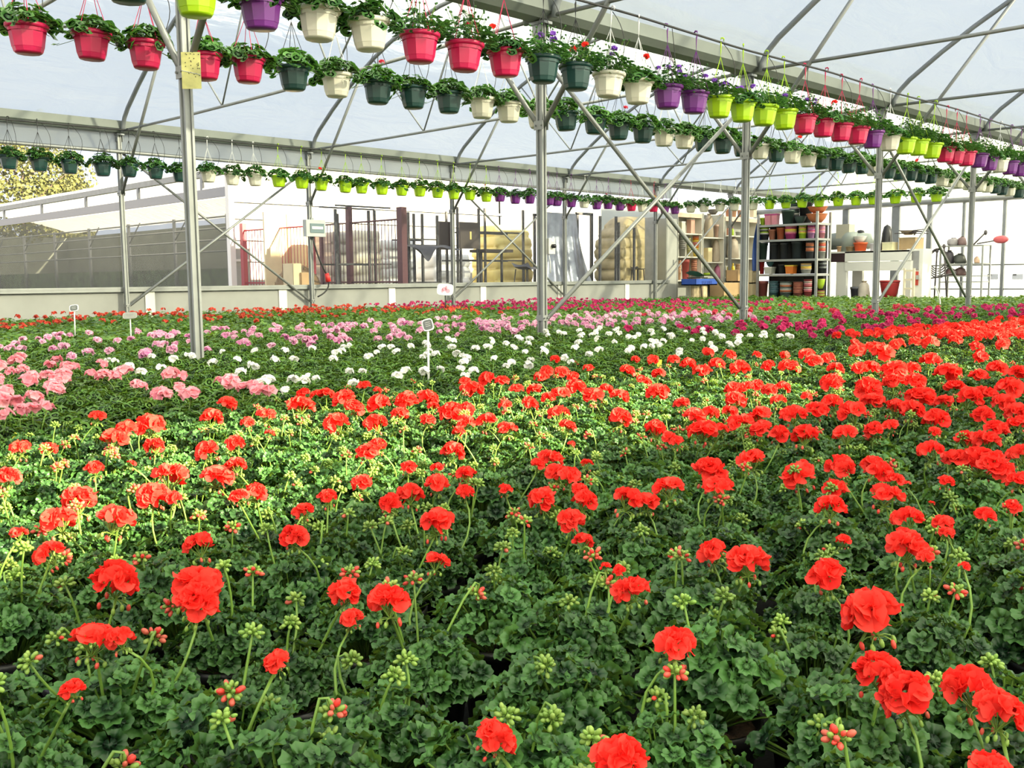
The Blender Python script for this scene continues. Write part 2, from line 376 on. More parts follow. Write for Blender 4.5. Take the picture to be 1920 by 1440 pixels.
LEAF_L = (np.array([(-.7,0,.0),(0,-.9,.22),(0,.9,.18),(.95,-.35,.1),(.95,.35,.14)]), np.array([(0,1,3),(0,3,4),(0,4,2)]), np.full(5, .5))

def basis(n, ang):
    """rotation matrices (N,3,3): local z -> n, turned by ang about it, local x outward"""
    n = np.atleast_2d(n); n = n/np.linalg.norm(n, axis=1)[:, None]; ang = np.atleast_1d(ang)
    a = np.where(np.abs(n[:, 2:3]) < .95, np.array([[0, 0, 1.0]]), np.array([[1.0, 0, 0]]))
    x = np.cross(a, n); x /= np.linalg.norm(x, axis=1)[:, None]; y = np.cross(n, x)
    c, s = np.cos(ang)[:, None], np.sin(ang)[:, None]
    X = c*x + s*y; Y = -s*x + c*y
    return np.stack([X, Y, n], 2)
def outward(n, az):
    """like basis, with local x as near the azimuth az as can be"""
    n = np.atleast_2d(n); n = n/np.linalg.norm(n, axis=1)[:, None]
    d = np.stack([np.cos(az), np.sin(az), 0*az], 1); d = d - n*(d*n).sum(1)[:, None]; d /= np.linalg.norm(d, axis=1)[:, None]+1e-9
    return np.stack([d, np.cross(n, d), n], 2)
def scatter(g, C, R, S, tpl, m=0, tint=None):
    """many copies of one small shape in the one growing thing"""
    V, F, T = tpl; N, K = len(C), len(V)
    S = np.broadcast_to(np.asarray(S, float), (N,)) if np.ndim(S) < 2 else S
    P = np.einsum('nij,nkj->nki', R, V[None]*(S[:, None, None] if np.ndim(S) == 1 else S[:, None, :])) + C[:, None, :]
    t = (np.full((N, K), .5) if tint is None else np.asarray(tint)[:, None] + (T-.5)[None])
    for grp in ([np.asarray([f for f in F if len(f) == k]) for k in (3, 4)] if not isinstance(F, np.ndarray) else [F]):
        if len(grp):
            FF = (grp[None] + (np.arange(N)*K)[:, None, None]).reshape(-1, grp.shape[1])
            g.f.append((FF + g.n, m))
    g.v.append(P.reshape(-1, 3)); g.t.append(np.clip(t, 0, 1).ravel()); g.n += N*K

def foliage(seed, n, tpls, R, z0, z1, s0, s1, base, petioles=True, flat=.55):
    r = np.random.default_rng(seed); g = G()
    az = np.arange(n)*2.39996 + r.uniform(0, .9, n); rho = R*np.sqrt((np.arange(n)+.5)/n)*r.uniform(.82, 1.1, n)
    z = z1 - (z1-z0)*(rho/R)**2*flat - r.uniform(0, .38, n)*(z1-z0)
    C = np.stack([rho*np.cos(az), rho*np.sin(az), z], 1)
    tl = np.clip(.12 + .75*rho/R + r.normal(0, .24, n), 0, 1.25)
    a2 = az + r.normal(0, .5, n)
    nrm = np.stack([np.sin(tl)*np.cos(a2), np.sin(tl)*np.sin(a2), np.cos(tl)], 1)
    Rm = outward(nrm, az + r.normal(0, .5, n)); S = r.uniform(s0, s1, n); tn = r.beta(2, 2, n)*.9 + (z-z0)/(z1-z0)*.12  # tint also rises with height: shade on low leaves put into the colour
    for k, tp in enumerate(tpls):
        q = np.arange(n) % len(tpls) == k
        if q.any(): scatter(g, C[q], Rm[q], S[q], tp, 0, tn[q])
    if petioles:
        for i in range(0, n):
            p0 = np.array([.012*math.cos(az[i]), .012*math.sin(az[i]), base]); mid = (p0*.45+C[i]*.55); mid[:2] *= .75
            g.tube(bez(p0, mid, C[i] - nrm[i]*.004, 4), .0016, 3, 1, False)
    return g
def petal_tpl(w=.62, nl=4, nw=4, ruf=.12):
    V = []
    for i in range(nl):
        u = i/(nl-1)
        for j in range(nw):
            v = j/(nw-1)*2-1; ww = w*(.16+.95*u**.8)*(1-.28*max(0, u-.7)/.3)
            V.append((u*(1-.13*v*v*u), v*ww, .30*u*u - .12*v*v*u + ruf*u*math.sin(3.1*v+4*u)))
    return np.array(V), np.array(grid_faces(nl, nw, 0, False)), np.linspace(.35, .7, nl).repeat(nw)
PET = petal_tpl(); PET_M = petal_tpl(.7, 3, 2, 0.0)
def umbel(seed, nf=17, npet=7, tpl=PET, low=-.15, spread=1.0):
    """a round head of florets, unit radius, centre at the origin"""
    r = np.random.default_rng(seed); g = G(); C=[]; R=[]; S=[]; T=[]
    for k in range(nf):
        zc = 1 - (1-low)*(k+.5)/nf; az = k*2.39996 + r.uniform(-.35, .35); rr = math.sqrt(max(0, 1-zc*zc))
        d = np.array([rr*math.cos(az), rr*math.sin(az), zc]); lift = r.uniform(.42, .64)*spread
        d2 = d + r.normal(0, .18, 3); c = d*lift; c[2] *= .62; n = d2/np.linalg.norm(d2); n[2] += .25
        B = basis(n, np.array([r.uniform(0, 6)]))[0]; sz = r.uniform(.42, .58); tt = r.uniform(.2, .8)
        for p in range(npet):
            a = p*2*PI/npet*(1 if p < 5 else 1.37) + r.uniform(-.2, .2); el = (.15 if p < 5 else .75) + r.uniform(-.2, .25)
            ca, sa, ce, se = math.cos(a), math.sin(a), math.cos(el), math.sin(el)
            L = np.array([[ca*ce, -sa, -ca*se], [sa*ce, ca, -sa*se], [se, 0, ce]])
            C.append(c); R.append(B @ L); S.append(sz*(1 if p < 5 else .7)*r.uniform(.88, 1.12)); T.append(tt+r.uniform(-.2, .2))
    scatter(g, np.array(C), np.array(R), np.array(S), tpl, 0, np.array(T)); return g
BUDV = None
def bud_head(seed, n=11, red=.4):
    r = np.random.default_rng(seed); g = G()
    for k in range(n):
        zc = 1 - 1.45*(k+.5)/n; az = k*2.4+r.uniform(-.3, .3); rr = math.sqrt(max(0, 1-zc*zc)); d = np.array([rr*math.cos(az), rr*math.sin(az), zc])
        L = r.uniform(.0038, .0078); p = d*L; p[2] *= .8
        B = basis(d + r.normal(0, .15, 3), np.array([0.]))[0]; isr = r.random() < red; s = r.uniform(.85, 1.25)*(1.15 if isr else 1)
        g.tube(np.array([(0, 0, 0), p*.6, p]), .0009, 4, 0, False, .4)
        g.ball(p + B[:, 2]*.004*s, np.array([.0025, .0025, .0038])*s, 6, 5, 1 if isr else 0, B, r.uniform(.3, .9))
    return g
def stalk_mesh(bend, seed):
    """unit-high flower stalk, bowed by bend; pedicels and a few hanging buds just under the head"""
    return G().tube(bez((0, 0, 0), (bend, 0, .55), (0, 0, 1), 7), np.linspace(.0021, .0017, 7), 6, 0, True, .5).mesh('flower_stalk', [STALK])
STALKS = [stalk_mesh(b, 0) for b in (0, .07, -.06)]
def pedicels(seed):
    r = np.random.default_rng(seed); g = G()
    for k in range(11):
        az = k*2.4; e = np.array([.62*math.cos(az), .62*math.sin(az), -.05+.3*r.random()])
        g.tube(bez((0, 0, -.75), e*.45+np.array([0, 0, -.45]), e, 4), .028, 3, 0, False, .4)
    for k in range(6):
        az = k*1.05+r.uniform(0, .8); e = np.array([.52*math.cos(az), .52*math.sin(az), -.85-.2*r.random()])
        g.tube(bez((0, 0, -.75), e+np.array([0, 0, .28]), e, 4), .025, 3, 0, False, .4)
        g.ball(e, (.085, .085, .15), 6, 4, 1 if r.random() < .45 else 0, None, r.uniform(.3, .8))
    return g.mesh('pedicels', [BUDM, BUDR])
PEDS = [pedicels(s) for s in range(3)]
def umbel_meshes(nm, pm, k, **kw): return [umbel(100+s, **kw).mesh(nm, [pm]) for s in range(k)]
UM_RED = [umbel(100+s, nf=n, npet=7, low=l).mesh('red_umbel', [RED]) for s, (n, l) in enumerate(((13, -.2), (11, -.1), (15, -.25), (9, .05)))]
UM_SMALL = [umbel(130+s, nf=5, npet=6, low=.3).mesh('small_red_umbel', [RED]) for s in range(2)]
BUDS = [bud_head(40+s, n, q).mesh('bud_cluster', [BUDM, BUDR]) for s, (n, q) in enumerate(((12, .0), (14, .15), (10, .45), (9, .8), (13, .3)))]
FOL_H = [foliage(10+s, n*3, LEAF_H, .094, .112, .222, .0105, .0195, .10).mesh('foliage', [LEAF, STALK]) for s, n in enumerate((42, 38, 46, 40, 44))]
def pot_mesh():
    g = G(); g.lathe([(.042, 0), (.055, .105), (.060, .107), (.061, .122), (.057, .122), (.0535, .108)], 28, cap=(1, 0)); return g.mesh('nursery_pot', [BLACKP], True)
NPOT = pot_mesh()
def soil_mesh():
    g = G(); r = np.random.default_rng(3); V = [(0, 0, .112)]
    for q in (.02, .038, .0545): V += [(q*math.cos(a), q*math.sin(a), .108+r.uniform(-.004, .006)) for a in np.arange(16)*PI/8]
    g.add(V, [(0, 1+j, 1+(j+1) % 16) for j in range(16)] + grid_faces(3, 16, 1, True)); return g.mesh('soil', [SOIL])
NSOIL = soil_mesh()
# ------------------------------------------------------------------ the flower beds
def hexgrid(x0, x1, y0, y1, s, jit, z=.2, mx=70):
    P = []; row = 0; y = y0
    while y < y1:
        x = x0 + (s/2 if row % 2 else 0)
        while x < x1:
            q = (x+RG.uniform(-jit, jit), y+RG.uniform(-jit, jit)); px, py, d = proj((q[0], q[1], z))
            if d > .45 and -mx-60/d < px < 1920+mx+60/d and py < 1440+130/d: P.append((q[0], q[1], px, py, d))
            x += s
        y += s*.866; row += 1
    return sorted(P, key=lambda p: p[4])
BLOOMS = """183,779,35 281,796,60 215,824,56 235,806,40 39,843,42 90,837,32 290,841,40 387,843,46 247,868,20 178,882,38 16,896,42 441,834,38 443,871,44 322,893,72 409,898,62 147,937,66 287,934,60 325,938,36 481,923,46 447,934,36 110,974,70 219,977,76 569,960,42 427,756,36 398,784,46 464,793,28 500,779,40 506,809,22 566,763,50 567,741,26 594,738,28 683,727,30 612,738,28 644,745,44 708,734,18 666,763,38 709,760,50 762,754,46 803,748,42 812,759,26 631,796,48 705,796,45 750,780,34 803,785,28 872,718,28 886,734,46 912,712,38 941,713,26 844,771,44 875,763,32 873,790,40 912,788,44 859,806,26 950,806,42 947,759,28 969,731,32 1001,729,30 994,756,34 1014,710,32 1025,696,28 1053,699,30 1075,707,26 1103,691,24 1041,676,20 1050,740,44 1081,726,40 1027,748,30 1112,738,42 1137,734,32 1047,776,44 1066,796,32 1178,696,28 1191,676,20 1162,745,40 1164,787,46 1072,829,18 709,834,36 689,849,44 850,852,50 766,877,30 819,879,28 872,888,42 819,906,46 872,923,38 678,912,42 769,931,52 731,945,48 615,937,40 819,973,64 947,920,30 1016,938,54 1034,862,48 1100,868,26 1047,887,52 1069,896,48 1087,912,32 1097,937,56 1069,977,52 1178,940,62 1009,868,28 1225,677,28 1262,674,26 1291,684,34 1328,662,26 1344,684,36 1367,668,28 1316,699,40 1387,690,38 1419,667,20 1441,687,28 1481,687,38 1472,668,22 1234,702,26 1206,715,32 1234,740,44 1378,727,42 1378,749,40 1400,727,30 1419,721,30 1444,731,32 1469,727,32 1512,665,36 1525,677,32 1566,693,36 1603,641,20 1559,718,48 1512,746,24 1553,674,30 1606,659,36 1637,655,40 1653,662,50 1683,646,32 1716,640,26 1744,643,36 1778,624,22 1791,637,28 1612,690,32 1634,688,36 1675,696,50 1744,677,42 1712,691,28 1675,718,42 1628,734,60 1716,715,40 1778,702,50 1790,724,38 1634,756,48 1725,743,58 1531,768,42 1559,759,46 1597,774,56 1681,765,42 1712,771,46 1756,787,58 1769,756,36 1422,776,48 1487,776,54 1387,793,54 1425,802,42 1462,818,42 1509,812,56 1303,780,42 1231,806,46 1316,809,58 1353,806,28 1334,774,32 1369,771,34 1278,759,32 1256,818,32 1269,824,30 1584,812,50 1637,806,36 1669,802,34 1752,812,24 1459,752,32 1409,862,58 1334,887,70 1347,915,64 1253,913,64 1212,937,52 1497,887,64 1575,879,58 1637,874,44 1650,887,54 1678,893,34 1700,912,18 1662,927,68 1566,921,50 1556,952,66 1700,974,64 1744,849,52 1769,984,40 1790,859,44 1775,899,32 1747,945,14 91,1037,62 218,1081,96 372,1092,92 372,1128,84 178,1194,94 226,1202,50 134,1284,50 372,1015,62 550,1012,54 517,1237,50 34,1001,36 647,1107,60 731,1121,80 659,1156,48 819,1057,52 1094,1009,44 1134,1068,26 1160,1078,28 1184,1106,72 931,1380,82 1162,1418,112 1336,1031,62 1401,1050,78 1551,1084,78 1582,1006,32 1704,1031,80 1735,1048,36 1700,1000,52 1776,993,30 1807,1065,26 1629,1149,112 1651,1258,104 1695,1310,98 1815,1285,104 1876,1332,92 1857,1430,86 1268,1212,84 1830,650,30 1880,645,30 1840,672,34 1870,690,38 1910,700,42 1835,705,36 1895,727,52 1850,737,46 1818,748,52 1882,755,44 1910,772,50 1842,778,48 1870,800,48 1815,822,52 1905,795,40 1850,827,50 1830,862,78 1869,872,66 1912,848,52 1908,900,42 1847,967,46 1900,955,34""".split()
BLOOMS = [tuple(map(float, b.split(','))) for b in BLOOMS]
red_all = hexgrid(-3.02, -.12, .15, 9.6, .188, .028)
red = red_all[:300]; red_rest = red_all[300:]
blooms_of = {i: [] for i in range(len(red_all))}
RX = np.array([(p[0], p[1]) for p in red_all])
for px, py, w in BLOOMS:
    P = onz(px, py, .262); d = np.hypot(RX[:, 0]-P[0], RX[:, 1]-P[1])
    i = next((k for k in np.argsort(d)[:4] if len(blooms_of[k]) < 4), int(np.argmin(d)))
    P[2] += RG.uniform(-.006, .006); blooms_of[i].append((P, w*proj(P)[2]/FPX/2, w, px, py))
for i, p in enumerate(red_all):
    if not blooms_of[i] and p[3] < 650:
        for k in range(RG.integers(1, 4)):
            a = RG.uniform(0, 6.3); q = RG.uniform(.02, .09)
            blooms_of[i].append((np.array([p[0]+q*math.cos(a), p[1]+q*math.sin(a), RG.uniform(.25, .275)]), RG.uniform(.028, .045), 0, 0, 0))
BSTALK = []
for s in range(10):                                            # bud stalks of ten lengths, each with its bud cluster
    g = G(); L = .085+.008*s; b = (-.02, .0, .025)[s % 3]
    c = bez((0, 0, 0), (b, .01*(s % 2), L*.55), (b*.3, 0, L), 7)
    if s % 4 == 1: c = np.array([(0, 0, 0), (.003, 0, L*.4), (.004, 0, L*.75), (.010, 0, L*.93), (.018, 0, L*.93), (.023, 0, L*.84)])
    g.tube(c, np.linspace(.0020, .0015, len(c)), 6, 2, True, .5)
    h = bud_head(40+s, 14+s % 6, (.0, .08, .3, .0, .5)[s % 5])
    V = np.concatenate(h.v)+c[-1]; T = np.concatenate(h.t)
    for f, m in h.f: g.f.append((f+g.n, m))
    g.v.append(V); g.t.append(T); g.n += len(V); BSTALK.append(g.mesh('bud_stalk', [BUDM, BUDR, STALK]))
SPECIAL = {(218,1081): 'with one broad red bloom near the left edge of the bed, fourth row back', }
def zone(i, p, nb):
    lit = -3.1 < p[0] < -1.6
    if lit and nb > 1: return 'red geranium with several open blooms in the sunlit strip of the front bed', 'sunlit red geraniums with several blooms'
    if lit and nb == 1: return 'red geranium with a single open bloom in the sunlit strip of the front bed', 'sunlit red geraniums with one bloom'
    if lit: return 'geranium with only buds and leaves in the sunlit strip of the front bed', 'sunlit geraniums in bud'
    if nb > 1: return 'red geranium with several open blooms in the shaded rows nearest the camera', 'shaded red geraniums with several blooms'
    if nb == 1: return 'red geranium with a single open bloom in the shaded rows nearest the camera', 'shaded red geraniums with one bloom'
    return 'geranium with only buds and leaves in the shaded rows nearest the camera', 'shaded geraniums in bud'
OWN = [((91, 1037), 'geranium with a loose red bloom over pale buds near the left edge'), ((372, 1015), 'geranium with a red bloom just behind the two stacked ones on the left'),
       ((550, 1012), 'geranium with a small wavy red bloom before the sunlit strip, left of centre'), ((647, 1107), 'geranium with a rounded red bloom left of the wide one on long pedicels'),
       ((659, 1156), 'geranium with a half-open red bloom and one hanging bud, left of centre'), ((1094, 1009), 'geranium with a folded red bloom hanging sideways right of centre'),
       ((1336, 1031), 'geranium with a dense red bloom right of centre, before the sunlit strip'), ((1401, 1050), 'geranium with a wide spread red bloom beside the dense one, right of centre'),
       ((1582, 1006), 'geranium with a small bright red bloom above the moustache-shaped one'), ((1807, 1065), 'geranium with a tiny red bloom near the right edge above the lower right pairs'),
       ((34, 1001), 'geranium with a small folded red bloom at the left edge'), ((1704, 1031), 'geranium with a loose clump of red blooms at the right, before the sunlit strip'),
       ((1162, 1418), 'geranium whose large ragged red bloom is cut by the bottom edge, right of centre'), ((931, 1380), 'geranium with one loose red bloom beside a drooping green bud stalk, bottom centre'),
       ((134, 1284), 'geranium with a small side-facing red bloom under the big one, lower left'), ((178, 1194), 'geranium with a dense double red bloom over reddish buds, lower left'),
       ((517, 1237), 'geranium with a tight half-open red bloom standing above a ring of buds'), ((1268, 1212), 'geranium with a lone frilly red bloom among leaves, lower right of centre'),
       ((1629, 1149), 'geranium with the widest flat red bloom on the lower right'), ((1651, 1258), 'geranium carrying two touching red blooms on the lower right'),
       ((1876, 1332), 'geranium carrying the pair of red blooms nearest the bottom right corner'), ((1857, 1430), 'geranium with its red bloom cut off by the bottom right corner'),
       ((218, 1081), 'geranium with a broad open red bloom on the left, before the sunlit strip'), ((372, 1092), 'geranium with two red blooms one above the other on the left'),
       ((731, 1121), 'geranium with a wide red bloom on long pedicels left of centre'), ((819, 1057), 'geranium with a compact round red bloom at the middle of the bed'),
       ((1184, 1106), 'geranium with a ragged red bloom and two half-open buds right of centre'), ((1551, 1084), 'geranium with a flat moustache-shaped red bloom on the right')]
own = {k: v for k, v in OWN}
stems_rest = []
for i, p in enumerate(red):
    B = blooms_of[i]; x, y = p[0], p[1]; lab, grp = zone(i, p, len(B))
    mine = next((own[(int(b[3]), int(b[4]))] for b in B if (int(b[3]), int(b[4])) in own), None)
    r = thing('red_geranium', mine or lab, 'geranium', (x, y, 0), 0, 'red geraniums of the front bed' if mine else grp)
    link('pot', NPOT, r); link('soil', NSOIL, r)
    o = link('foliage', FOL_H[i % 5], r); o.rotation_euler = (0, 0, RG.uniform(0, 6.3)); s = RG.uniform(.9, 1.1); o.scale = (s*RG.uniform(.95, 1.1), s, s*RG.uniform(.94, 1.04))
    for k, (P, R, w, px, py) in enumerate(B):
        top = Vector(P) - Vector((x, y, 0)); top.z -= R*.6; base = Vector((top.x*.25+RG.uniform(-.01, .01), top.y*.25+RG.uniform(-.01, .01), .125)); d = top-base
        st = link('flower_stalk', STALKS[(i+k) % 3], r, base); st.rotation_euler = d.to_track_quat('Z', 'Y').to_euler(); st.scale = (1, 1, d.length)
        h = link('flower_head', UM_SMALL[(i+k) % 2] if 0 < w < 27 and py > 820 else UM_RED[(i+k) % 4], r, (P[0]-x, P[1]-y, P[2]))
        h.rotation_euler = (RG.uniform(-.35, .35), RG.uniform(-.35, .35), RG.uniform(0, 6.3)); h.scale = (R*1.08, R*1.08, R*RG.uniform(.9, 1.15))
        if p[4] < 3.2: c = link('flower_buds', PEDS[(i+k) % 3], h)
    for k in range(int(RG.choice([1, 2, 2, 3, 3])) if p[4] < 3 else 1):
        a = RG.uniform(0, 6.3); q = RG.uniform(.0, .035)
        b = link('bud_stalk', BSTALK[int(RG.integers(0, 10))], r, (q*math.cos(a), q*math.sin(a), .125)); b.rotation_euler = (RG.normal(0, .22), RG.normal(0, .22), RG.uniform(0, 6.3))

# plants of the further beds ------------------------------------------------
UM_M = [umbel(200+s, nf=9, npet=5, tpl=PET_M, low=-.1) for s in range(3)]
def as_tpl(g):
    V = np.concatenate(g.v); F = np.concatenate([f for f, m in g.f]); return V, F, np.concatenate(g.t)
UM_L = as_tpl(umbel(300, nf=5, npet=4, tpl=PET_M, low=-.05)); UM_MT = [as_tpl(g) for g in UM_M]
def up(n, sp): return np.stack([RG.normal(0, sp, n), RG.normal(0, sp, n), np.ones(n)], 1)
def mass(g, P, h, leafn, ls, R, tpl=LEAF_L, tint=0):
    """foliage of many plants in the one bed"""
    P = np.asarray(P)[:, :2]; N = len(P); n = N*leafn
    az = RG.uniform(0, 6.3, n); u = np.sqrt(RG.uniform(0, 1, n)); c = np.repeat(P, leafn, 0)
    z = h*(1-.30*u*u-RG.uniform(0, .30, n)); hh = np.repeat(RG.uniform(.88, 1.1, N), leafn)
    C = np.stack([c[:, 0]+R*u*np.cos(az), c[:, 1]+R*u*np.sin(az), z*hh], 1)
    tl = np.clip(.1+.7*u+RG.normal(0, .3, n), 0, 1.3); nr = np.stack([np.sin(tl)*np.cos(az), np.sin(tl)*np.sin(az), np.cos(tl)], 1)
    scatter(g, C, outward(nr, az), RG.uniform(.75, 1.2, n)*ls, tpl, 0, np.clip(RG.beta(2, 2, n)+tint, 0, 1))
def bloom_mass(g, P, per, z0, z1, r0, r1, m, tpl=UM_L, R=.08):
    P = np.asarray(P)[:, :2]; k = RG.poisson(per, len(P)); c = np.repeat(P, k, 0); n = len(c)
    if not n: return
    az = RG.uniform(0, 6.3, n); q = R*np.sqrt(RG.uniform(0, 1, n))
    C = np.stack([c[:, 0]+q*np.cos(az), c[:, 1]+q*np.sin(az), RG.uniform(z0, z1, n)], 1)
    scatter(g, C, basis(up(n, .2), RG.uniform(0, 6.3, n)), RG.uniform(r0, r1, n), tpl, m, RG.uniform(.2, .8, n))
if red_rest:
    g = G(); mass(g, red_rest, .215, 75, .018, .10, LEAF_M[0])
    C = np.array([b[0] for i in range(300, len(red_all)) for b in blooms_of[i]]); S = np.array([b[1] for i in range(300, len(red_all)) for b in blooms_of[i]])
    scatter(g, C, basis(up(len(C), .2), RG.uniform(0, 6.3, len(C))), S*1.08, UM_MT[0], 1, RG.uniform(.2, .8, len(C)))
    tag(g.build('red_geranium_rows', [LEAF, RED]), 'rows of red geraniums at the far end of the front bed', 'geraniums', None, 'stuff')
FOL_M = [foliage(60+s, 100, LEAF_M, .10, .10, .215, .012, .021, .09, s < 3).mesh('foliage', [LEAFB, STALK]) for s in range(4)]
def bed(nm, cells, sp, pm, per, r, lab, grp, h=1.0, most=300, parts=True, zb=.25, restlab=None, leafm=None, maxb=4):
    P = sorted([p for c in cells for p in hexgrid(*c, sp, sp*.16)], key=lambda p: p[4])
    heads = [g.mesh('umbel', [pm]) for g in UM_M] if pm else []
    for i, p in enumerate(P[:most]):
        x, y = p[0], p[1]; nb = min(maxb, int(RG.poisson(per)))
        if parts:
            t = thing(nm, lab(nb), 'geranium', (x, y, 0), 0, grp(nb)); link('pot', NPOT, t)
            o = link('foliage', FOL_M[i % 4], t); o.rotation_euler = (0, 0, RG.uniform(0, 6.3)); o.scale = (1.08, 1.08, h*RG.uniform(.92, 1.06))
            for k in range(nb):
                a = RG.uniform(0, 6.3); q = RG.uniform(.01, .085); z = zb*h+RG.uniform(-.015, .015); R = r*RG.uniform(.75, 1.2)
                f = link('flower_head', heads[(i+k) % 3], t, (q*math.cos(a), q*math.sin(a), z)); f.scale = (R, R, R*.95); f.rotation_euler = (RG.normal(0, .25), RG.normal(0, .25), RG.uniform(0, 6.3))
                b = Vector((q*.3*math.cos(a), q*.3*math.sin(a), .13*h)); d = Vector((q*math.cos(a), q*math.sin(a), z-R*.4))-b
                s = link('flower_stalk', STALKS[k % 3], t, b); s.rotation_euler = d.to_track_quat('Z', 'Y').to_euler(); s.scale = (1, 1, d.length)
    return P
plain = lambda s: (lambda n: s)
def count_lab(col, where):
    return (lambda n: f'{col} geranium with {["no open bloom", "one open bloom", "two open blooms", "three open blooms", "four or more open blooms"][min(n, 4)]} {where}',
            lambda n: f'{col} geraniums, {["none", "one", "two", "three", "four or more"][min(n, 4)]} in bloom')
def simple_bed(nm, P, pm, per, r, lab, grp, h, ls=.026, leafn=40, leafm=LEAFY, most=300, cat='geranium', rest=None, R=.12, bz=(.0, .05)):
    """small far plants: one mesh each, five to choose from; the rest of the bed as one object"""
    var = []
    for v in range(5):
        g = G(); mass(g, [(0, 0)], h, leafn, ls, R); 
        n = max(0, int(round(per*(.4+.3*v))))
        if pm and n: bloom_mass(g, [(0, 0)]*n, 1.0, h+bz[0], h+bz[1], r*.8, r*1.2, 1, R=R*.8)
        var.append(g.mesh(nm, [leafm] + ([pm] if pm else [])))
    for i, p in enumerate(P[:most]):
        o = link(nm, var[int(RG.integers(0, 5))], None, (p[0], p[1], 0)); o.rotation_euler = (0, 0, RG.uniform(0, 6.3)); o.scale = (1, 1, RG.uniform(.88, 1.1)); tag(o, lab, cat, grp)
    if len(P) > most:
        g = G(); mass(g, P[most:], h, leafn, ls, R)
        if pm: bloom_mass(g, P[most:], per, h+bz[0], h+bz[1], r*.8, r*1.2, 1, R=R*.8)
        tag(g.build(nm + '_rows', [leafm] + ([pm] if pm else [])), rest, cat + 's', None, 'stuff')

l, gr = count_lab('salmon pink', 'behind the red bed on the left')
bed('salmon_geranium', [(-6.3, -3.2, .3, 2.0)], .19, SALMON, .75, .040, l, gr)
l, gr = count_lab('white', 'in the bed right behind the red one')
bed('white_geranium', [(-5.15, -3.2, 2.03, 6.2)], .185, WHITEB, .6, .027, l, gr)
l, gr = count_lab('lilac pink', 'in the band behind the white bed')
PL = bed('lilac_geranium', [(-7.7, -5.2, 2.05, 9.4), (-7.7, -6.35, .3, 2.0)], .20, LILAC, .62, .035, l, gr, 1.05, 300)
g = G(); mass(g, PL[300:], .22, 50, .022, .11); bloom_mass(g, PL[300:], .5, .23, .27, .034, .052, 1)
tag(g.build('lilac_geranium_rows', [LEAFB, LILAC]), 'rows of lilac pink geraniums at the back of their band', 'geraniums', None, 'stuff')
l, gr = count_lab('magenta', 'beyond the white bed at the right')
PM = bed('magenta_geranium', [(-4.95, -3.2, 6.25, 14.5)], .20, MAGENTA, .42, .040, l, gr, 1.0, 300)
if len(PM) > 300:
    g = G(); mass(g, PM[300:], .21, 50, .022, .11); bloom_mass(g, PM[300:], .45, .22, .26, .03, .05, 1)
    tag(g.build('magenta_geranium_rows', [LEAFB, MAGENTA]), 'rows of magenta geraniums at the right edge behind the red bed', 'geraniums', None, 'stuff')
def cells(s, *cs): return sorted([p for c in cs for p in hexgrid(*c, s, s*.2)], key=lambda p: p[4])
simple_bed('green_geranium', cells(.215, (-9.7, -7.72, .5, 9.2)), ORANGE, .18, .04, 'leafy green geranium hardly in bloom behind the lilac band', 'green geraniums behind the lilac band', .235, rest='further leafy green geraniums behind the lilac band')
simple_bed('orange_geranium', cells(.215, (-13.05, -9.72, .5, 9.3)), ORANGE, .55, .036, 'orange-red geranium along the low side wall', 'orange-red geraniums by the side wall', .255, rest='further rows of orange-red geraniums by the side wall', bz=(-.03, .035))
simple_bed('crimson_geranium', cells(.225, (-13.0, -7.72, 9.35, 13.9)), MAGENTA, .8, .034, 'crimson geranium in the thick red band before the storage yard', 'crimson geraniums of the far band', .24, rest='further rows of crimson geraniums in the far band')
simple_bed('rose_geranium', cells(.225, (-7.7, -4.95, 9.5, 13.8)), PINKP, .32, .036, 'rose red geranium in the far rows between the front posts', 'rose red geraniums of the far rows', .22, rest='further rows of rose red geraniums between the front posts')
simple_bed('bedding_plant', cells(.25, (-13.0, -7.72, 14.0, 20.6), (-7.7, -4.97, 13.9, 22), (-4.95, -3.4, 14.6, 22)), None, 0, .03, 'low green bedding plant in the far green strip', 'green bedding plants before the storage shelves', .22, .030, 36, rest='further green bedding plants before the storage shelves', cat='bedding plant')
# ------------------------------------------------------------------ hanging pots on their wires
HP = {}
def hang_pot(color):
    if color in HP: return HP[color]
    g = G()
    body = [(.066, .004), (.074, .012), (.0805, .034), (.0825, .036), (.094, .110), (.0965, .134), (.0985, .136), (.0985, .140)]
    n = 10; g.lathe([(.001, .004)] + body, n, m=0)
    g.lathe([(.098, .138), (.108, .140), (.113, .146), (.114, .160), (.110, .164), (.103, .162), (.100, .145), (.098, .120)], 30)
    g.lathe([(.0, .148), (.099, .146)], 16, m=1)
    pot = g.mesh('hanging_pot_shell', [POTC[color], SOIL], True)
    for pl in pot.polygons:
        if abs(pl.normal.z) < .35 and pl.center.z < .137: pl.use_smooth = False
    g = G(); top = np.array([0, 0, .49])
    for k in range(4):
        a = k*PI/2+.4; e = np.array([.108*math.cos(a), .108*math.sin(a), .155]); g.tube(bez(e, e*.35+top*.6, top+np.array([0, 0, -.03]), 5), .0022, 5)
    g.tube([(0, 0, .44), (0, 0, .56), (.006, 0, .587), (.0, 0, .605), (-.014, 0, .608), (-.022, 0, .598), (-.02, 0, .582)], .0062, 7)
    HP[color] = (pot, g.mesh('hanger', [HANGC[color]])); return HP[color]
HF = []
for s in range(4):                                               # trailing ivy-leaved foliage, then thin upright verbena foliage
    g = foliage(400+s, 70, LEAF_M, .135, .13, .245, .020, .034, .15, True, .9); HF.append(g.mesh('hanging_foliage', [HLEAF, STALK]))
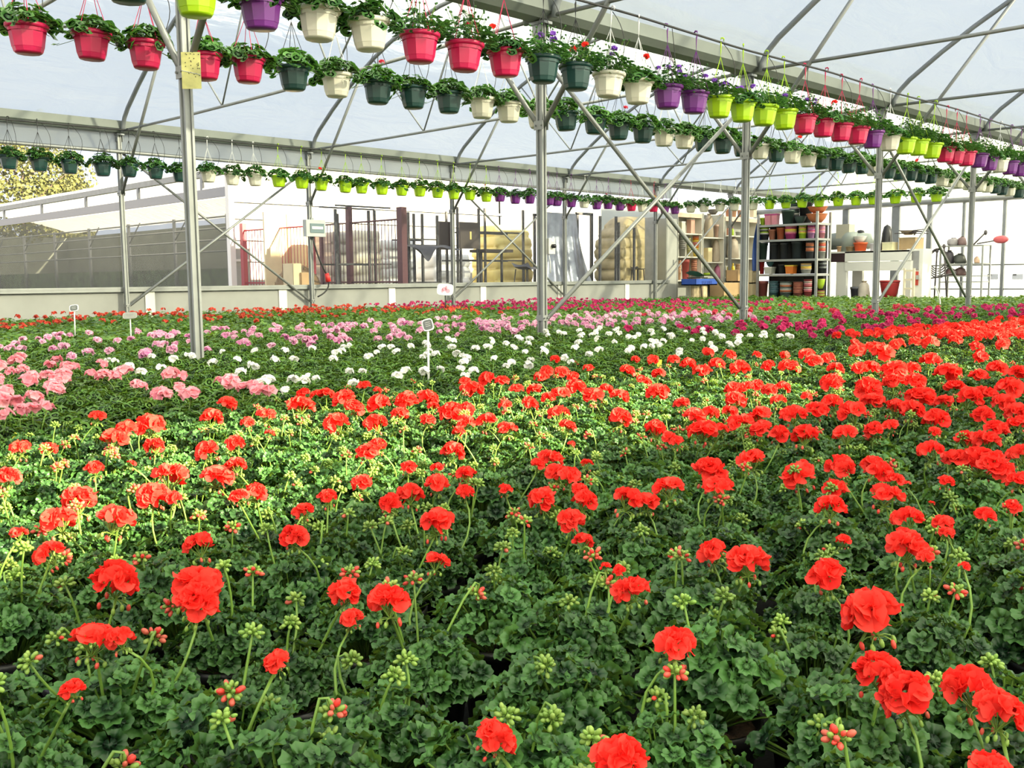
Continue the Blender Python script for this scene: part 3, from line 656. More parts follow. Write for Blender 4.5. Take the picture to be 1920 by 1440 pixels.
for s in range(3):
    r = np.random.default_rng(500+s); g = G(); n = 330
    az = r.uniform(0, 6.3, n); q = .135*np.sqrt(r.uniform(0, 1, n)); z = .15+r.uniform(0, .125, n)*(1.1-q/.16)+r.uniform(-.02, .03, n)
    C = np.stack([q*np.cos(az), q*np.sin(az), z], 1); tl = r.uniform(.3, 1.4, n); nr = np.stack([np.sin(tl)*np.cos(az+1), np.sin(tl)*np.sin(az+1), np.cos(tl)], 1)
    scatter(g, C, outward(nr, az), np.stack([r.uniform(.012, .022, n), r.uniform(.005, .009, n), np.full(n, .012)], 1), LEAF_M[0], 0, r.beta(2, 2, n))
    for k in range(16):
        a = r.uniform(0, 6.3); e = np.array([.13*math.cos(a)*r.random(), .13*math.sin(a)*r.random(), .26+.07*r.random()]); g.tube(bez(e*np.array([.4, .4, .55]), e*np.array([.8, .8, .9]), e, 5), .0013, 3, 1, False); g.ball(e, .006, 5, 3, 0)
    HF.append(g.mesh('hanging_foliage', [HLEAF, STALK]))
def hf(pm, seed, n, R=.030):
    r = np.random.default_rng(seed); g = G(); C = np.stack([r.uniform(-.09, .09, n), r.uniform(-.09, .09, n), r.uniform(.255, .325, n)], 1)
    scatter(g, C, basis(up(n, .3), r.uniform(0, 6.3, n)), r.uniform(.8, 1.2, n)*R, UM_MT[0], 0, r.uniform(.3, .8, n))
    for c in C: g.tube(bez((c[0]*.4, c[1]*.4, .15), (c[0]*.7, c[1]*.7, .22), c, 4), .0015, 3, 1, False)
    return g.mesh('hanging_bloom', [pm, STALK])
HB = {'violet': hf(VIOLET, 1, 4), 'violet2': hf(VIOLET, 2, 3), 'red': hf(RED, 3, 1, .036), 'red2': hf(RED, 4, 2), 'pink': hf(PINKP, 5, 1, .03), 'yellow': hf(petal('yellow_petal', (.8, .55, .02), (.9, .7, .1)), 6, 2)}
CN = {'g': 'dark green', 'l': 'lime green', 'p': 'purple', 'w': 'white', 'm': 'magenta'}
ROWS = {
 'front': (-4.6, 1.87, 'the upper front row', 'g240 l368 p490 w597 w694 m787 m870 m948 g1018 g1080 w1140 w1196 p1252 p1301 l1348 l1392 l1432 l1471 m1508 m1543 m1576 m1607 p1636 w1668 l1697 l1722 l1747 m1772 m1791 m1812 p1835 p1855 w1875 p1893 p1911 w1929'),
 'mid': (-6.2, 1.87, 'the middle row behind the front posts', 'm52 m171 m273 m385 m465 g551 w631 g708 g775 g842 w904 w954 w1010 g1062 g1115 g1160 g1205 w1245 w1283 g1320 g1355 g1392 w1425 g1455 w1485 w1515 g1541 g1566 g1591 g1616 w1637 g1665 g1686 g1707 g1726 g1745 w1766 w1781 w1796 w1815 w1838 w1851 g1866 g1879 w1893 g1910 g1925'),
 'wall': (-12.9, 1.87, 'the low row along the side wall', 'g17 g74 g131 g193 g242 g292 g338 w391 w436 w479 l523 l566 l602 l647 l678 l716 l753 l787 l820 l851 l881 l912 p937 p966 p993 p1030 p1044 p1071 w1095 p1119 p1140 p1162 m1184 w1204 m1225 p1246 p1266'),
}
FLOW = {'front': {1018: 'violet', 1080: 'red2', 1140: 'violet', 1196: 'red', 1252: 'violet', 1301: 'violet2', 1348: 'violet2', 1392: 'violet2', 1471: 'violet2', 1508: 'violet', 1543: 'red', 870: 'pink', 948: 'red', 1607: 'pink'},
        'mid': {708: 'pink', 1160: 'pink', 1355: 'pink', 1485: 'red', 1707: 'pink', 1726: 'red'}, 'wall': {602: 'red', 1140: 'pink', 1225: 'yellow', 912: 'pink'}}
ZP = {'front': 1.28+ZC, 'mid': 1.345+ZC, 'wall': 1.37+ZC}                                               # pot base
def place_pot(color, loc, row, k, kc, i, flow=None, verb=False):
    pot, hg = hang_pot(CN[color])
    lab = f'{ordinal(kc)} {CN[color]} hanging pot from the left in {row}'
    t = thing('hanging_flower_pot', lab, 'hanging pot', loc, RG.uniform(0, 6.3), 'hanging pots of ' + row)
    link('pot', pot, t); link('hanger', hg, t)
    f = link('foliage', HF[4+i % 3] if verb else HF[i % 4], t); f.scale = (RG.uniform(1.15, 1.38), RG.uniform(1.15, 1.38), RG.uniform(1.1, 1.25)); f.location.z = -.018
    if flow: link('flower', HB[flow], t)
    t.scale = (1.07, 1.07, 1.04 if row[:3] != 'the upper' else 1.03)
    t.rotation_euler = (RG.normal(0, .02), RG.normal(0, .02), t.rotation_euler.z)
    return t
for rn, (X, zw, desc, txt) in ROWS.items():
    ZPOT = ZP[rn]
    cnt = {}; ys = []; zs = []
    for i, tk in enumerate(txt.split()):
        c, px = tk[0], float(tk[1:]); cnt[c] = cnt.get(c, 0)+1
        y = onx(px, 300, X)[1]
        for _ in range(4):
            q = proj((X, y, ZPOT+.08)); y = onx(px, q[1], X)[1]
        verb = rn == 'front' and px > 760 and i % 4 != 3
        z = ZPOT + RG.uniform(-.012, .012)
        place_pot(c, (X, y, z), desc, i, cnt[c], i, FLOW[rn].get(int(px)), verb); ys.append(y); zs.append(z)
    # the black supply hose that carries the pots, clipped under the trusses, with a thin dripper tube to every pot
    P = []
    yy = np.arange(ys[0]-1.2, max(ys[-1]+2, 18 if rn != 'front' else 16), .25)
    for y in yy:
        k = abs(((y-T0)/3.0+.5) % 1 - .5)*2
        P.append((X, y, ZPOT+.60+.02*(1-k)))
    r = thing('irrigation_hose', f'black irrigation hose that carries {desc} of hanging pots', 'hose', (0, 0, 0))
    G().tube(P, .009, 8).build('hose', BLACKW, r)
    for i, y in enumerate(ys):
        if i % 2 == 0 or rn == 'wall':
            s = .10+.06*((i*7) % 5)/5; d = 1 if i % 3 else -1
            G().tube(bez((X, y+.05, ZPOT+.60), (X+.10*d, y+s*1.6, ZPOT+.42), (X+.03, y+.07, ZPOT+.17), 10), .0028, 5).build('dripper_tube', BLACKW, r)
# short row across the far end, hung from the truss behind the last posts
cnt = {}
for i, tk in enumerate('w1295 w1320 w1350 w1377 w1412 l1443 l1474 l1504 l1536 l1572 l1605 l1638 l1679 l1718 l1756'.split()):
    c, px = tk[0], float(tk[1:]); cnt[c] = cnt.get(c, 0)+1
    P = ony(px, 386 - .047*(px-1400), BY(5)-.03); place_pot(c, (P[0], BY(5)-.03, P[2]-.09), 'the short row across the far end', i, cnt[c], i)
# ------------------------------------------------------------------ outside: neighbour greenhouse, yard, trees
NY, NX = 10.5, -19.0
r = thing('neighbour_greenhouse', 'neighbouring greenhouse with grey insect netting on its side and a white film roof', 'greenhouse', (NX, NY, 0))
g = G(); g.add([(-30, 0, 0), (0, 0, 0), (0, 0, 2.42), (-30, 0, 2.42)], [(0, 1, 2, 3)]); g.build('side_netting', NETTING, r)
g = G(); g.box((-15, -.03, 2.54), (30.1, .05, .20)); g.build('side_band', mat('grey_band', (.30, .31, .34), .6), r, False)
g = G(); g.box((-15, .05, 2.98), (30.2, .12, .13)); g.build('eaves_gutter', STEEL, r, False)
for k in range(9):
    g = G(); g.box((-3.2*k-1.2, .02, 2.78), (.10, .05, .34)); g.build('roof_bracket', STEELD, r, False)
g = G(); g.box((.04, -.02, 1.5), (.14, .12, 3.0)); g.build('corner_post', mat('white_post', (.80, .80, .78), .5), r, False)
g = G(); g.box((-15, 7.9, 1.4), (30, .06, 2.8)); g.build('back_wall', mat('back_wall_green_grey', (.15, .165, .14), .8, 0, .2, 1.5), r, False)  # dark back and end walls added so no bright sky shows through the netting
g = G(); g.box((-30, 4, 1.4), (.06, 8, 2.8)); g.build('end_wall', bpy.data.materials['back_wall_green_grey'], r, False)
us = np.linspace(0, 8, 15); xs = np.linspace(-30, .0, 41)
sheet(lambda x, u: (x, u, 3.02+.72*(1-((u-4)/4)**2)+.02*math.sin(3*x+2*u)), xs, us).build('roof_film', film_mat('neighbour_film', .05, .5, wr=.5), r)
WHALL = mat('white_wall_sheet', (.33, .335, .335), .6, 0, .05, 1.2, trans=.08)
g = G(); V = []
for u in us: V += [(0, u, 0), (0, u, 3.0+.72*(1-((u-4)/4)**2))]
g.add(V, [(2*i, 2*i+2, 2*i+3, 2*i+1) for i in range(14)]); g.build('gable_sheet', WHALL, r, False)
for z in (1.1, 1.55, 2.0, 2.35):
    g = G(); g.box((.03, 4, z), (.04, 8, .05)); g.build('gable_rail', mat('gable_rail_steel', (.66, .67, .66), .5) if z < 1.2 else bpy.data.materials['gable_rail_steel'], r, False)
for k in range(8):
    g = G(); g.tube([(-1.5-3*k, 2.4, 0), (-1.5-3*k, 2.4, 2.4)], .05, 8); g.build('inner_post', STEELD, r)
    g = G(); g.tube([(-1.5-3*k, 2.4, 1.8), (-.7-3*k, 2.4, 2.4)], .02, 6); g.build('inner_brace', STEELD, r)
for z in (1.45, 1.75, 2.05, 2.35):
    g = G(); g.tube([(-30, 2.4, z), (-.3, 2.4, z)], .025, 6); g.build('inner_tube', STEELD, r)
g = G(); g.box((-15, 3.2, .02), (29.8, 6.2, .04)); g.box((-15, 3.2, .5), (29, 1.4, 1.0)); g.build('inner_crop', mat('inner_crop_green', (.08, .13, .05), .8, 0, .5, 5), r, False)
g = G(); g.box((-34, 36, 2.1), (.3, 26, 4.2))
o = g.build('white_hall', WHALL, None, False); tag(o, 'long white hall beyond the yard', 'building')

FRED = mat('red_fence_paint', (.36, .055, .075), .5, .1); FBR = mat('dark_red_fence_paint', (.10, .035, .045), .5, .1)
def fence(nm, p, q, h0, h1, nb, m, lab, posts):
    r = thing(nm, lab, 'fence', (p[0], p[1], 0)); d = np.array([q[0]-p[0], q[1]-p[1]]); L = np.hypot(*d); r.rotation_euler.z = math.atan2(d[1], d[0])
    hh = lambda u: h0+(h1-h0)*u/L
    g = G()
    for k in range(nb): u = L*(k+.5)/nb; g.tube([(u, 0, .1), (u, 0, hh(u)-.03)], .008, 5)
    for a in (.12, .62, 0): g.tube([(0, 0, (hh(0)-.03 if a == 0 else a)), (L, 0, (hh(L)-.03 if a == 0 else a))], .018, 6)
    g.build('bar_panel', m, r)
    for u, w, hx in posts: G().box((u, 0, (hh(u)+hx)/2), (w, w, hh(u)+hx)).build('post', m, r, False)
fence('metal_fence', (-18.75, 10.62), (-16.4, 10.86), 1.74, 1.75, 24, FRED, 'red painted bar fence at the corner of the netted greenhouse', ((.04, .10, .12), (1.0, .09, 0), (2.3, .07, 0)))
fence('metal_fence', (-16.25, 10.88), (-13.95, 11.12), 1.75, 1.77, 26, FBR, 'dark red bar fence panel with a tall post, before the white sack pallets', ((.04, .06, 0), (.85, .09, .28), (2.26, .13, .18)))

def atY(px, X): return onx(px, 450, X)[1]
def zat(py, px, X): return onx(px, py, X)[2]
PERF = mat('perforated_dark_steel', (.055, .055, .06), .5, .3, .5, 30)
def yard_rack(pxs, X, top, lab, rails, dx=.5):
    ys = [atY(p, X) for p in pxs]; r = thing('yard_rack', lab, 'rack', (X, ys[0], 0))
    for k, y in enumerate(ys):
        h = zat(top+3*((k*5) % 3), pxs[k], X); g = G(); g.box((-(k % 2)*dx, y-ys[0], h/2), (.04, .045, h)); g.build('upright', PERF, r, False)
    for z in rails:
        for s in (0, 1): G().box((-s*dx, (ys[-1]-ys[0])/2, z), (.025, ys[-1]-ys[0], .03)).build('rail', PERF, r, False)
yard_rack((630, 663, 692, 733), -14.9, 392, 'dark perforated rack in front of the white sack pallets', (.45, .95, 2.0))
yard_rack((766, 780, 792, 806, 820), -15.2, 398, 'dark perforated rack under the grey cloth', (.6, 1.45))
yard_rack((858, 867, 898, 939, 981), -15.4, 388, 'dark perforated rack around the yellow sack pallet', (.5, 1.05, 1.65))

def sack_pile(nm, px0, px1, py, X, dep, m, lab, layers=7, dome=.0):
    y0, y1 = atY(px0, X), atY(px1, X); h = zat(py, (px0+px1)/2, X); r = thing(nm, lab, 'pallet of sacks', (X, (y0+y1)/2, 0)); w = y1-y0
    g = G()
    for k in range(-1, 2): g.box((0, k*w*.4, .04), (dep, .09, .08))
    for k in range(5): g.box((-dep*.4+dep*.2*k, 0, .105), (.09, w, .022), 0)
    g.build('pallet', mat('pallet_wood', (.32, .22, .12), .8, 0, .2, 6) if 'pallet_wood' not in bpy.data.materials else bpy.data.materials['pallet_wood'], r, False)
    g = G(); rr = np.random.default_rng(int(px0)); H = h-.12; lh = H/layers
    n = 26
    P = []
    for k in range(layers):
        for q, rad in ((.0, .95), (.25, 1.0), (.75, 1.0), (1.0, .95)): P.append((.12+lh*(k+q), rad*(1-dome*max(0, (k+q)/layers-.6)**2*6)))
    V = []
    for z, rad in P:
        jt = rr.uniform(-.012, .012, n)
        for j in range(n):
            a = j*2*PI/n; c, s = math.cos(a), math.sin(a); e = .22
            V.append((dep/2*rad*math.copysign(abs(c)**e, c)+jt[j], w/2*rad*math.copysign(abs(s)**e, s)+jt[j], z))
    V.append((0, 0, h+.02)); k = len(P)
    F = grid_faces(k, n, 0, True) + [((k-1)*n+j, (k-1)*n+(j+1) % n, k*n) for j in range(n)]
    g.add(V, F); g.build('wrapped_sacks', m, r)
def wrap(nm, a, var=.12): return mat(nm, a, .35, 0, var, 3.5, .35, 14, trans=.1)
sack_pile('sack_pallet', 603, 637, 437, -16.6, .9, wrap('greyish_wrap', (.50, .47, .40), .3), 'greyish brown wrapped sack pallet behind the dark fence, left of the white ones')
sack_pile('sack_pallet', 641, 690, 434, -16.5, .9, wrap('cream_wrap', (.88, .82, .64), .12), 'cream wrapped sack pallet between the greyish and the whitest one')
sack_pile('sack_pallet', 695, 757, 452, -16.4, .9, wrap('white_wrap', (.92, .93, .90), .08), 'whitest wrapped sack pallet next to the tall dark red post')
sack_pile('sack_pallet', 795, 862, 478, -16.8, .8, wrap('white_wrap2', (.92, .92, .90), .08), 'low white wrapped sack pallet under the grey cloth', 4)
sack_pile('sack_pallet', 905, 978, 424, -16.6, .9, wrap('yellow_wrap', (.92, .72, .26), .2), 'yellow and white wrapped sack pallet left of the silver tarpaulin', 7, .25)
sack_pile('sack_pallet', 1138, 1228, 408, -14.35, .9, wrap('straw_wrap', (.52, .42, .22), .35), 'tall straw-coloured sack pallet at the right end of the yard', 8, .5)
# dark boards, cloth, bale, boxes, stools
DBR = mat('dark_brown_board', (.060, .045, .040), .6); 
def yboard(px0, px1, py0, py1, X, m, nm, lab, cat, t=.04, legs=None):
    y0, y1 = atY(px0, X), atY(px1, X); z1, z0 = zat(py0, px0, X), zat(py1, px0, X); r = thing(nm, lab, cat, (X, (y0+y1)/2, 0))
    return r, y1-y0, z0, z1
r, w, z0, z1 = yboard(862, 897, 416, 466, -15.05, DBR, 'notice_board', 'dark brown board with a bright slot, standing in the yard rack', 'board')
G().box((0, 0, (z0+z1)/2), (.04, w, z1-z0)).build('panel', DBR, r, False); G().box((.025, .02, (z0+z1)/2), (.01, .04, .16)).build('slot', mat('slot_yellow', (.8, .62, .2), .5), r, False)
for s in (-1, 1): G().box((0, s*w*.45, z0/2), (.04, .04, z0)).build('leg', PERF, r, False)
r, w, z0, z1 = yboard(823, 851, 415, 468, -15.6, DBR, 'dark_board', 'plain dark brown board left of the slotted one', 'board')
G().box((0, 0, (z0+z1)/2), (.04, w, z1-z0)).build('panel', DBR, r, False)
for s in (-1, 1): G().box((0, s*w*.45, z0/2), (.04, .04, z0)).build('leg', PERF, r, False)
r, w, z0, z1 = yboard(765, 850, 457, 470, -15.0, DBR, 'grey_cloth', 'dark grey cloth sagging to a point over the yard rack', 'cloth')
gz = zat(492, 787, -15.0)
def cl(u, v):
    e = math.exp(-((u-.25)/.12)**2); return ((v-.5)*.5, (u-.5)*w, z1 - .03*math.sin(9*u)*v - (z1-z0)*v*.7 - (z0-gz)*e*v**1.5)
sheet(cl, np.linspace(0, 1, 30), np.linspace(0, 1, 9)).build('draped_cloth', mat('charcoal_cloth', (.075, .075, .085), .9, 0, .2, 8), r)
for s in (-1, 1): G().box((0, s*w*.48, z0/2), (.04, .04, z0)).build('support_leg', PERF, r, False)
r, w, z0, z1 = yboard(905, 937, 466, 476, -15.1, DBR, 'dark_tray', 'dark flat tray lying across the yard rack below the yellow sacks', 'tray')
G().box((0, 0, z1-.05), (.5, w*1.6, .06)).build('tray_top', DBR, r, False); [G().box((0, s*w*.6, (z1-.08)/2), (.04, .04, z1-.08)).build('leg', PERF, r, False) for s in (-1, 1)]
X = -15.3; y0, y1 = atY(990, X), atY(1092, X); h = zat(402, 1040, X)
r = thing('silver_tarpaulin', 'silver blue tarpaulin hanging over a tall frame in the yard', 'tarpaulin', (X, (y0+y1)/2, 0))
def tp(u, v):
    w = (y1-y0)*(.62+.38*(1-v)*0+.42*v); f = .05*math.sin(17*u+3*v)*(.25+v) + .03*math.sin(41*u+5*v)*v
    return (.12+f+.35*v*v, (u-.5)*w, h*(1-v)+.03)
sheet(tp, np.linspace(0, 1, 70), np.linspace(0, 1, 16)).build('draped_sheet', mat('silver_tarp', (.30, .33, .40), .32, .35, .25, 5, .5, 18), r)
for s in (-1, 1): G().box((-.15, s*(y1-y0)*.3, h/2), (.05, .05, h)).build('frame_post', PERF, r, False)
G().box((-.15, 0, h-.02), (.05, (y1-y0)*.64, .05)).build('frame_rail', PERF, r, False)
X = -15.6; y0, y1 = atY(1082, X), atY(1109, X); h = zat(401, 1095, X)
r = thing('dark_steel_frame', 'dark steel doorway frame right of the silver tarpaulin', 'frame', (X, (y0+y1)/2, 0))
for s in (-1, 1): G().box((0, s*(y1-y0)/2, h/2), (.06, .07, h)).build('upright', PERF, r, False)
G().box((0, 0, h), (.06, (y1-y0)+.07, .06)).build('lintel', PERF, r, False)
for k, px in enumerate((1125, 1155, 1160, 1189)):
    y = atY(px, -13.72); hh = zat((405, 406, 417, 427)[k], px, -13.72)
    o = G().box((0, 0, hh/2), (.045, .045, hh)).build('steel_stake', PERF, None, False, (-13.72, y, 0)); tag(o, f'{ordinal(k+1)} dark upright stake from the left before the straw-coloured sacks', 'stake', 'stakes before the straw-coloured sacks')
X = -15.9; y = atY(556, X)
r = thing('straw_bale', 'shaggy brown straw heap behind the red fence', 'straw bale', (X, y, 0)); g = G(); rr = np.random.default_rng(8)
n = 900; a = rr.uniform(0, 6.3, n); q = rr.uniform(.2, 1, n)**.5; C = np.stack([.42*np.cos(a)*q, .5*np.sin(a)*q, .95*np.sqrt(np.clip(1.02-q*q, 0, 1))], 1)
scatter(g, C, basis(np.stack([np.cos(a), np.sin(a), rr.uniform(-.4, 1, n)], 1), rr.uniform(0, 6, n)), np.stack([rr.uniform(.06, .14, n), np.full(n, .02), np.full(n, .03)], 1), LEAF_L, 0, rr.random(n))
g.ball((0, 0, .4), (.40, .48, .55), 16, 10); g.build('loose_straw', plant_mat('straw', (.10, .065, .035), (.30, .20, .10), .1, .8), r)
def crate(nm, px0, px1, py0, X, m, lab, cat='box', dep=.35, base=0.0, flaps=True):
    y0, y1 = atY(px0, X), atY(px1, X); h = zat(py0, px0, X)-base; r = thing(nm, lab, cat, (X, (y0+y1)/2, base)); w = abs(y1-y0)
    g = G(); t = .012
    g.box((0, 0, t), (dep, w, t*2)); g.box((dep/2-t/2, 0, h/2), (t, w, h)); g.box((-dep/2+t/2, 0, h/2), (t, w, h)); g.box((0, w/2-t/2, h/2), (dep-.001, t, h)); g.box((0, -w/2+t/2, h/2), (dep-.001, t, h))
    g.build('carton', m, r, False)
    if flaps:
        g = G(); g.box((0, 0, h+.004), (dep, w, .008)); g.box((0, 0, h+.010), (.05, w*1.0, .002), 1); g.build('lid_flaps', [m, mat('tape', (.6, .5, .33), .4) if 'tape' not in bpy.data.materials else bpy.data.materials['tape']], r, False)
    return r
CARD = mat('cardboard', (.50, .33, .17), .8, 0, .1, 4); CARDL = mat('pale_cardboard', (.72, .60, .38), .8, 0, .08, 4); CREAM = mat('cream_board', (.78, .70, .52), .7)
crate('cardboard_box', 538, 553, 495, -15.2, CARDL, 'upright pale cardboard box beside the straw heap')
crate('cardboard_box', 553, 573, 512, -15.15, CARD, 'low brown cardboard box beside the straw heap')
def stool(px, py, X, s, lab):
    y = atY(px, X); h = zat(py, px, X); r = thing('garden_chair', lab, 'chair', (X, y, 0))
    sheet(lambda u, v: (s*(v-.5)*.45, s*(u-.5)*.5, h-.06*s*math.cos((u-.5)*3)+.10*s*(v < .2)), np.linspace(0, 1, 9), np.linspace(0, 1, 6)).build('seat', BLACKP, r)
    for a in (-1, 1):
        for b in (-1, 1): G().tube([(a*.16*s, b*.18*s, h-.05*s), (a*.22*s, b*.26*s, 0)], .012, 6).build('leg', BLACKW, r)
stool(988, 500, -14.5, 1.0, 'black garden chair in front of the silver tarpaulin'); stool(1196, 503, -13.74, .55, 'small black chair in front of the straw-coloured sacks')
y = atY(540, -17.5); r = thing('plank_screen', 'yellowish wooden plank screen standing behind the red fence', 'screen', (-17.5, y, 0))
G().box((0, 0, 1.0), (.05, 1.1, 2.05)).build('board', CARDL, r, False); G().box((.03, 0, 1.0), (.02, .08, 2.0)).build('batten', CARD, r, False)
# trees beyond the netted greenhouse
TLEAF = plant_mat('spring_tree_leaf', (.07, .08, .018), (.15, .15, .045), .22, .7); BARK = mat('tree_bark', (.15, .11, .08), .9, 0, .3, 5)
for k, (px, X, h, w, lab) in enumerate(((45, -52, 8.4, 5.2, 'yellow-green spring tree beyond the white film roof, at the left edge'), (128, -60, 7.2, 3.0, 'paler spring tree right of the yellow-green one, beyond the white film roof'))):
    y = atY(px, X); r = thing('tree', lab, 'tree', (X, y, 0)); rr = np.random.default_rng(70+k)
    g = G(); g.tube(bez((0, 0, 0), (.2, .1, h*.3), (0, .1, h*.75), 8), np.linspace(.22, .06, 8), 8)
    for b in range(7): a = b*2.4; g.tube(bez((.05, .05, h*(.3+.06*b)), (w*.25*math.cos(a), w*.25*math.sin(a), h*(.5+.05*b)), (w*.45*math.cos(a), w*.45*math.sin(a), h*(.55+.06*b)), 5), np.linspace(.07, .02, 5), 5)
    g.build('trunk', BARK, r)
    g = G(); n = 11000; u = rr.normal(0, 1, (n, 3)); u /= np.linalg.norm(u, axis=1)[:, None]; C = u*rr.uniform(.45, 1, n)[:, None]**.6*np.array([w*.62, w*.62, h*.50])
    C *= (1+.22*np.sin(3*u[:, :1]+4*u[:, 1:2])*np.cos(5*u[:, 2:]+1)); C += np.array([0, 0, h*.52])
    scatter(g, C, basis(u+rr.normal(0, .6, (n, 3)), rr.uniform(0, 6, n)), rr.uniform(.05, .12, n), LEAF_L, 0, rr.beta(2, 2, n)); g.build('crown', TLEAF, r)
# ------------------------------------------------------------------ storage shelves, rack, potting bench
WOODW = mat('white_laminate', (.74, .70, .60), .5); GREYL = mat('shaded_grey_laminate', (.40, .40, .37), .55, 0, .06, 4)  # the grey carries the shade of panels turned from the sun
_mats = {}
def cmat(c, rough=.5):
    k = (tuple(c), rough)
    if k not in _mats: _mats[k] = mat('paint_%d' % len(_mats), c, rough, 0, .08, 10)
    return _mats[k]
TERRA, DGREY, DGRN, LIME, MAG, PINK, YEL, ORG, TEAL, RBR, LGREY, WHT, BLU = (.48,.15,.06), (.035,.038,.045), (.03,.055,.045), (.42,.62,.04), (.45,.05,.20), (.66,.25,.30), (.80,.58,.08), (.75,.22,.03), (.06,.14,.16), (.26,.07,.06), (.42,.42,.40), (.75,.74,.70), (.03,.08,.35)
def px_size(P, w, h):
    d = proj(P)[2]; return w*d/FPX, h*d/FPX
def put(kind, P, w, h, cols, lab, nm=None, cat=None, lean=0.0):
    """one stored thing standing at P, w x h metres"""
    cols = [cmat(c) for c in cols]; R = w/2
    names = {'stack': ('pot_stack', 'stack of pots'), 'pot': ('plastic_pot', 'pot'), 'box': ('storage_box', 'box'), 'sack': ('sack', 'sack'), 'bottle': ('bottle', 'bottle'), 'bowl': ('shallow_bowl', 'bowl'), 'square': ('square_pot', 'pot')}
    r = thing(nm or names[kind][0], lab, cat or names[kind][1], tuple(P)); rr = np.random.default_rng(int(abs(P[0]*991+P[1]*577+P[2]*131)))
    if kind == 'stack':
        n = max(3, min(7, int(h/(w*.16)))); z = 0
        for k in range(n):
            dz = h*(.42 if k == 0 else .58/(n-1)); o = G()
            if k == 0: o.lathe([(R*.78, 0), (R*.93, dz*.9), (R, dz*.9), (R, dz), (R*.9, dz)], 18, cap=(1, 1))
            else: o.lathe([(R*.92, z), (R*.95, z+dz*.45), (R, z+dz*.45), (R, z+dz*.98), (R*.88, z+dz*.98), (R*.84, z+dz*.4)], 18)
            o.build('stacked_pot', cols[k % len(cols)], r); z += dz
    elif kind == 'pot':
        G().lathe([(R*.74, 0), (R*.92, h*.84), (R, h*.84), (R, h), (R*.9, h), (R*.70, h*.05)], 20, cap=(1, 0)).build('pot_shell', cols[0], r)
        if len(cols) > 1: G().lathe([(0.001, h*.86), (R*.88, h*.88)], 14).build('filling', cols[1], r)
    elif kind == 'bowl':
        G().lathe([(R*.45, 0), (R*.8, h*.45), (R*.96, h*.85), (R, h), (R*.94, h), (R*.76, h*.5), (R*.4, h*.08)], 22, cap=(1, 1)).build('bowl_shell', cols[0], r)
        G().lathe([(R*.95, h*.93), (R*1.03, h*.93), (R*1.03, h*1.02), (R*.95, h*1.02)], 22).build('rim', cols[-1], r)
    elif kind == 'square':
        G().lathe([(R*1.1, 0), (R*1.28, h*.85), (R*1.36, h*.85), (R*1.36, h), (R*1.25, h), (R*1.0, h*.1)], 4, cap=(1, 0)).build('pot_shell', cols[0], r, False); r.rotation_euler.z = PI/4
        if len(cols) > 1: o = G().lathe([(R*1.3, h*.86), (R*1.38, h*.86), (R*1.38, h*1.01), (R*1.25, h*1.01)], 4).build('rim', cols[1], r, False)
    elif kind == 'box':
        G().box((0, 0, h/2), (w*.8, w, h)).build('carton', cols[0], r, False); G().box((0, 0, h+.004), (w*.84, w*1.04, .02)).build('lid', cols[-1], r, False)
    elif kind == 'sack':
        g = G(); n = 20; prof = [(.80, 0), (1, .06), (1.02, .3), (.96, .6), (.82, .82), (.45, .95)]; V = []
        for q, z in prof:
            for j in range(n): a = j*2*PI/n; k = 1+.09*math.sin(3*a+5*z)+rr.uniform(-.04, .04); V.append((R*.8*q*k*math.cos(a), R*q*k*math.sin(a), z*h))
        V.append((0, 0, h*.93)); g.add(V, grid_faces(6, n, 0, True)+[(5*n+j, 5*n+(j+1) % n, 6*n) for j in range(n)]+[tuple(range(n))[::-1]]); g.build('sack_body', cols[0], r)
        G().lathe([(R*.4, h*.9), (R*.28, h*.95), (R*.42, h*1.03)], 10).build('tied_neck', cols[-1], r)
    elif kind == 'bottle':
        G().lathe([(R, 0), (R, h*.6), (R*.85, h*.72), (R*.35, h*.8), (R*.35, h*.86)], 14, cap=(1, 1)).build('body', cols[0], r); G().lathe([(R*.45, h*.84), (R*.45, h)], 10, cap=(1, 1)).build('cap', cols[-1], r)
    if lean: r.rotation_euler.x = lean; r.location.z += R*abs(math.sin(lean))
    return r
SX = -13.58                                                      # front of the wooden shelves
def sy(px): return onx(px, 480, SX)[1]
def szp(py, px): return onx(px, py, SX)[2]
def wood_shelf(p0, p1, boards, top, lab, dep=.36, fascia=True):
    y0, y1 = sy(p0), sy(p1); h = szp(top, p0); r = thing('wooden_shelf', lab, 'shelf', (SX-dep/2, (y0+y1)/2, 0)); w = y1-y0
    for s in (-1, 1): G().box((0, s*(w/2-.012), h/2), (dep, .024, h)).build('side_panel', GREYL if s < 0 else WOODW, r, False)  # the side away from the sun gets its shade as a grey colour
    G().box((-dep/2+.006, 0, h/2), (.012, w-.05, h)).build('back_panel', GREYL, r, False)
    for b in boards: G().box((.005, 0, szp(b, (p0+p1)/2)-.014), (dep-.02, w-.05, .028)).build('shelf_board', WOODW, r, False)
    if fascia:
        G().box((dep/2-.006, 0, h-.045), (.014, w-.02, .09)).build('fascia', cmat((.80, .52, .40)), r, False)
        G().box((0, 0, h+.008), (dep, w, .016)).build('top_board', WOODW, r, False)
    return r
wood_shelf(1270.5, 1316.5, (437.5, 481, 525), 399, 'left wooden shelf with a shaded grey side and a striped fascia')
wood_shelf(1318, 1357.5, (445, 491, 531), 400, 'middle wooden shelf holding the burlap and bark sacks', fascia=False)
wood_shelf(1359, 1424, (442, 484, 519), 407, 'right wooden shelf half hidden by the second front post')
y0 = sy(1249); y1 = sy(1269.5); r = thing('grey_cabinet', 'tall plain shaded grey cabinet end beside the left wooden shelf', 'cabinet', (SX-.25, (y0+y1)/2, 0))
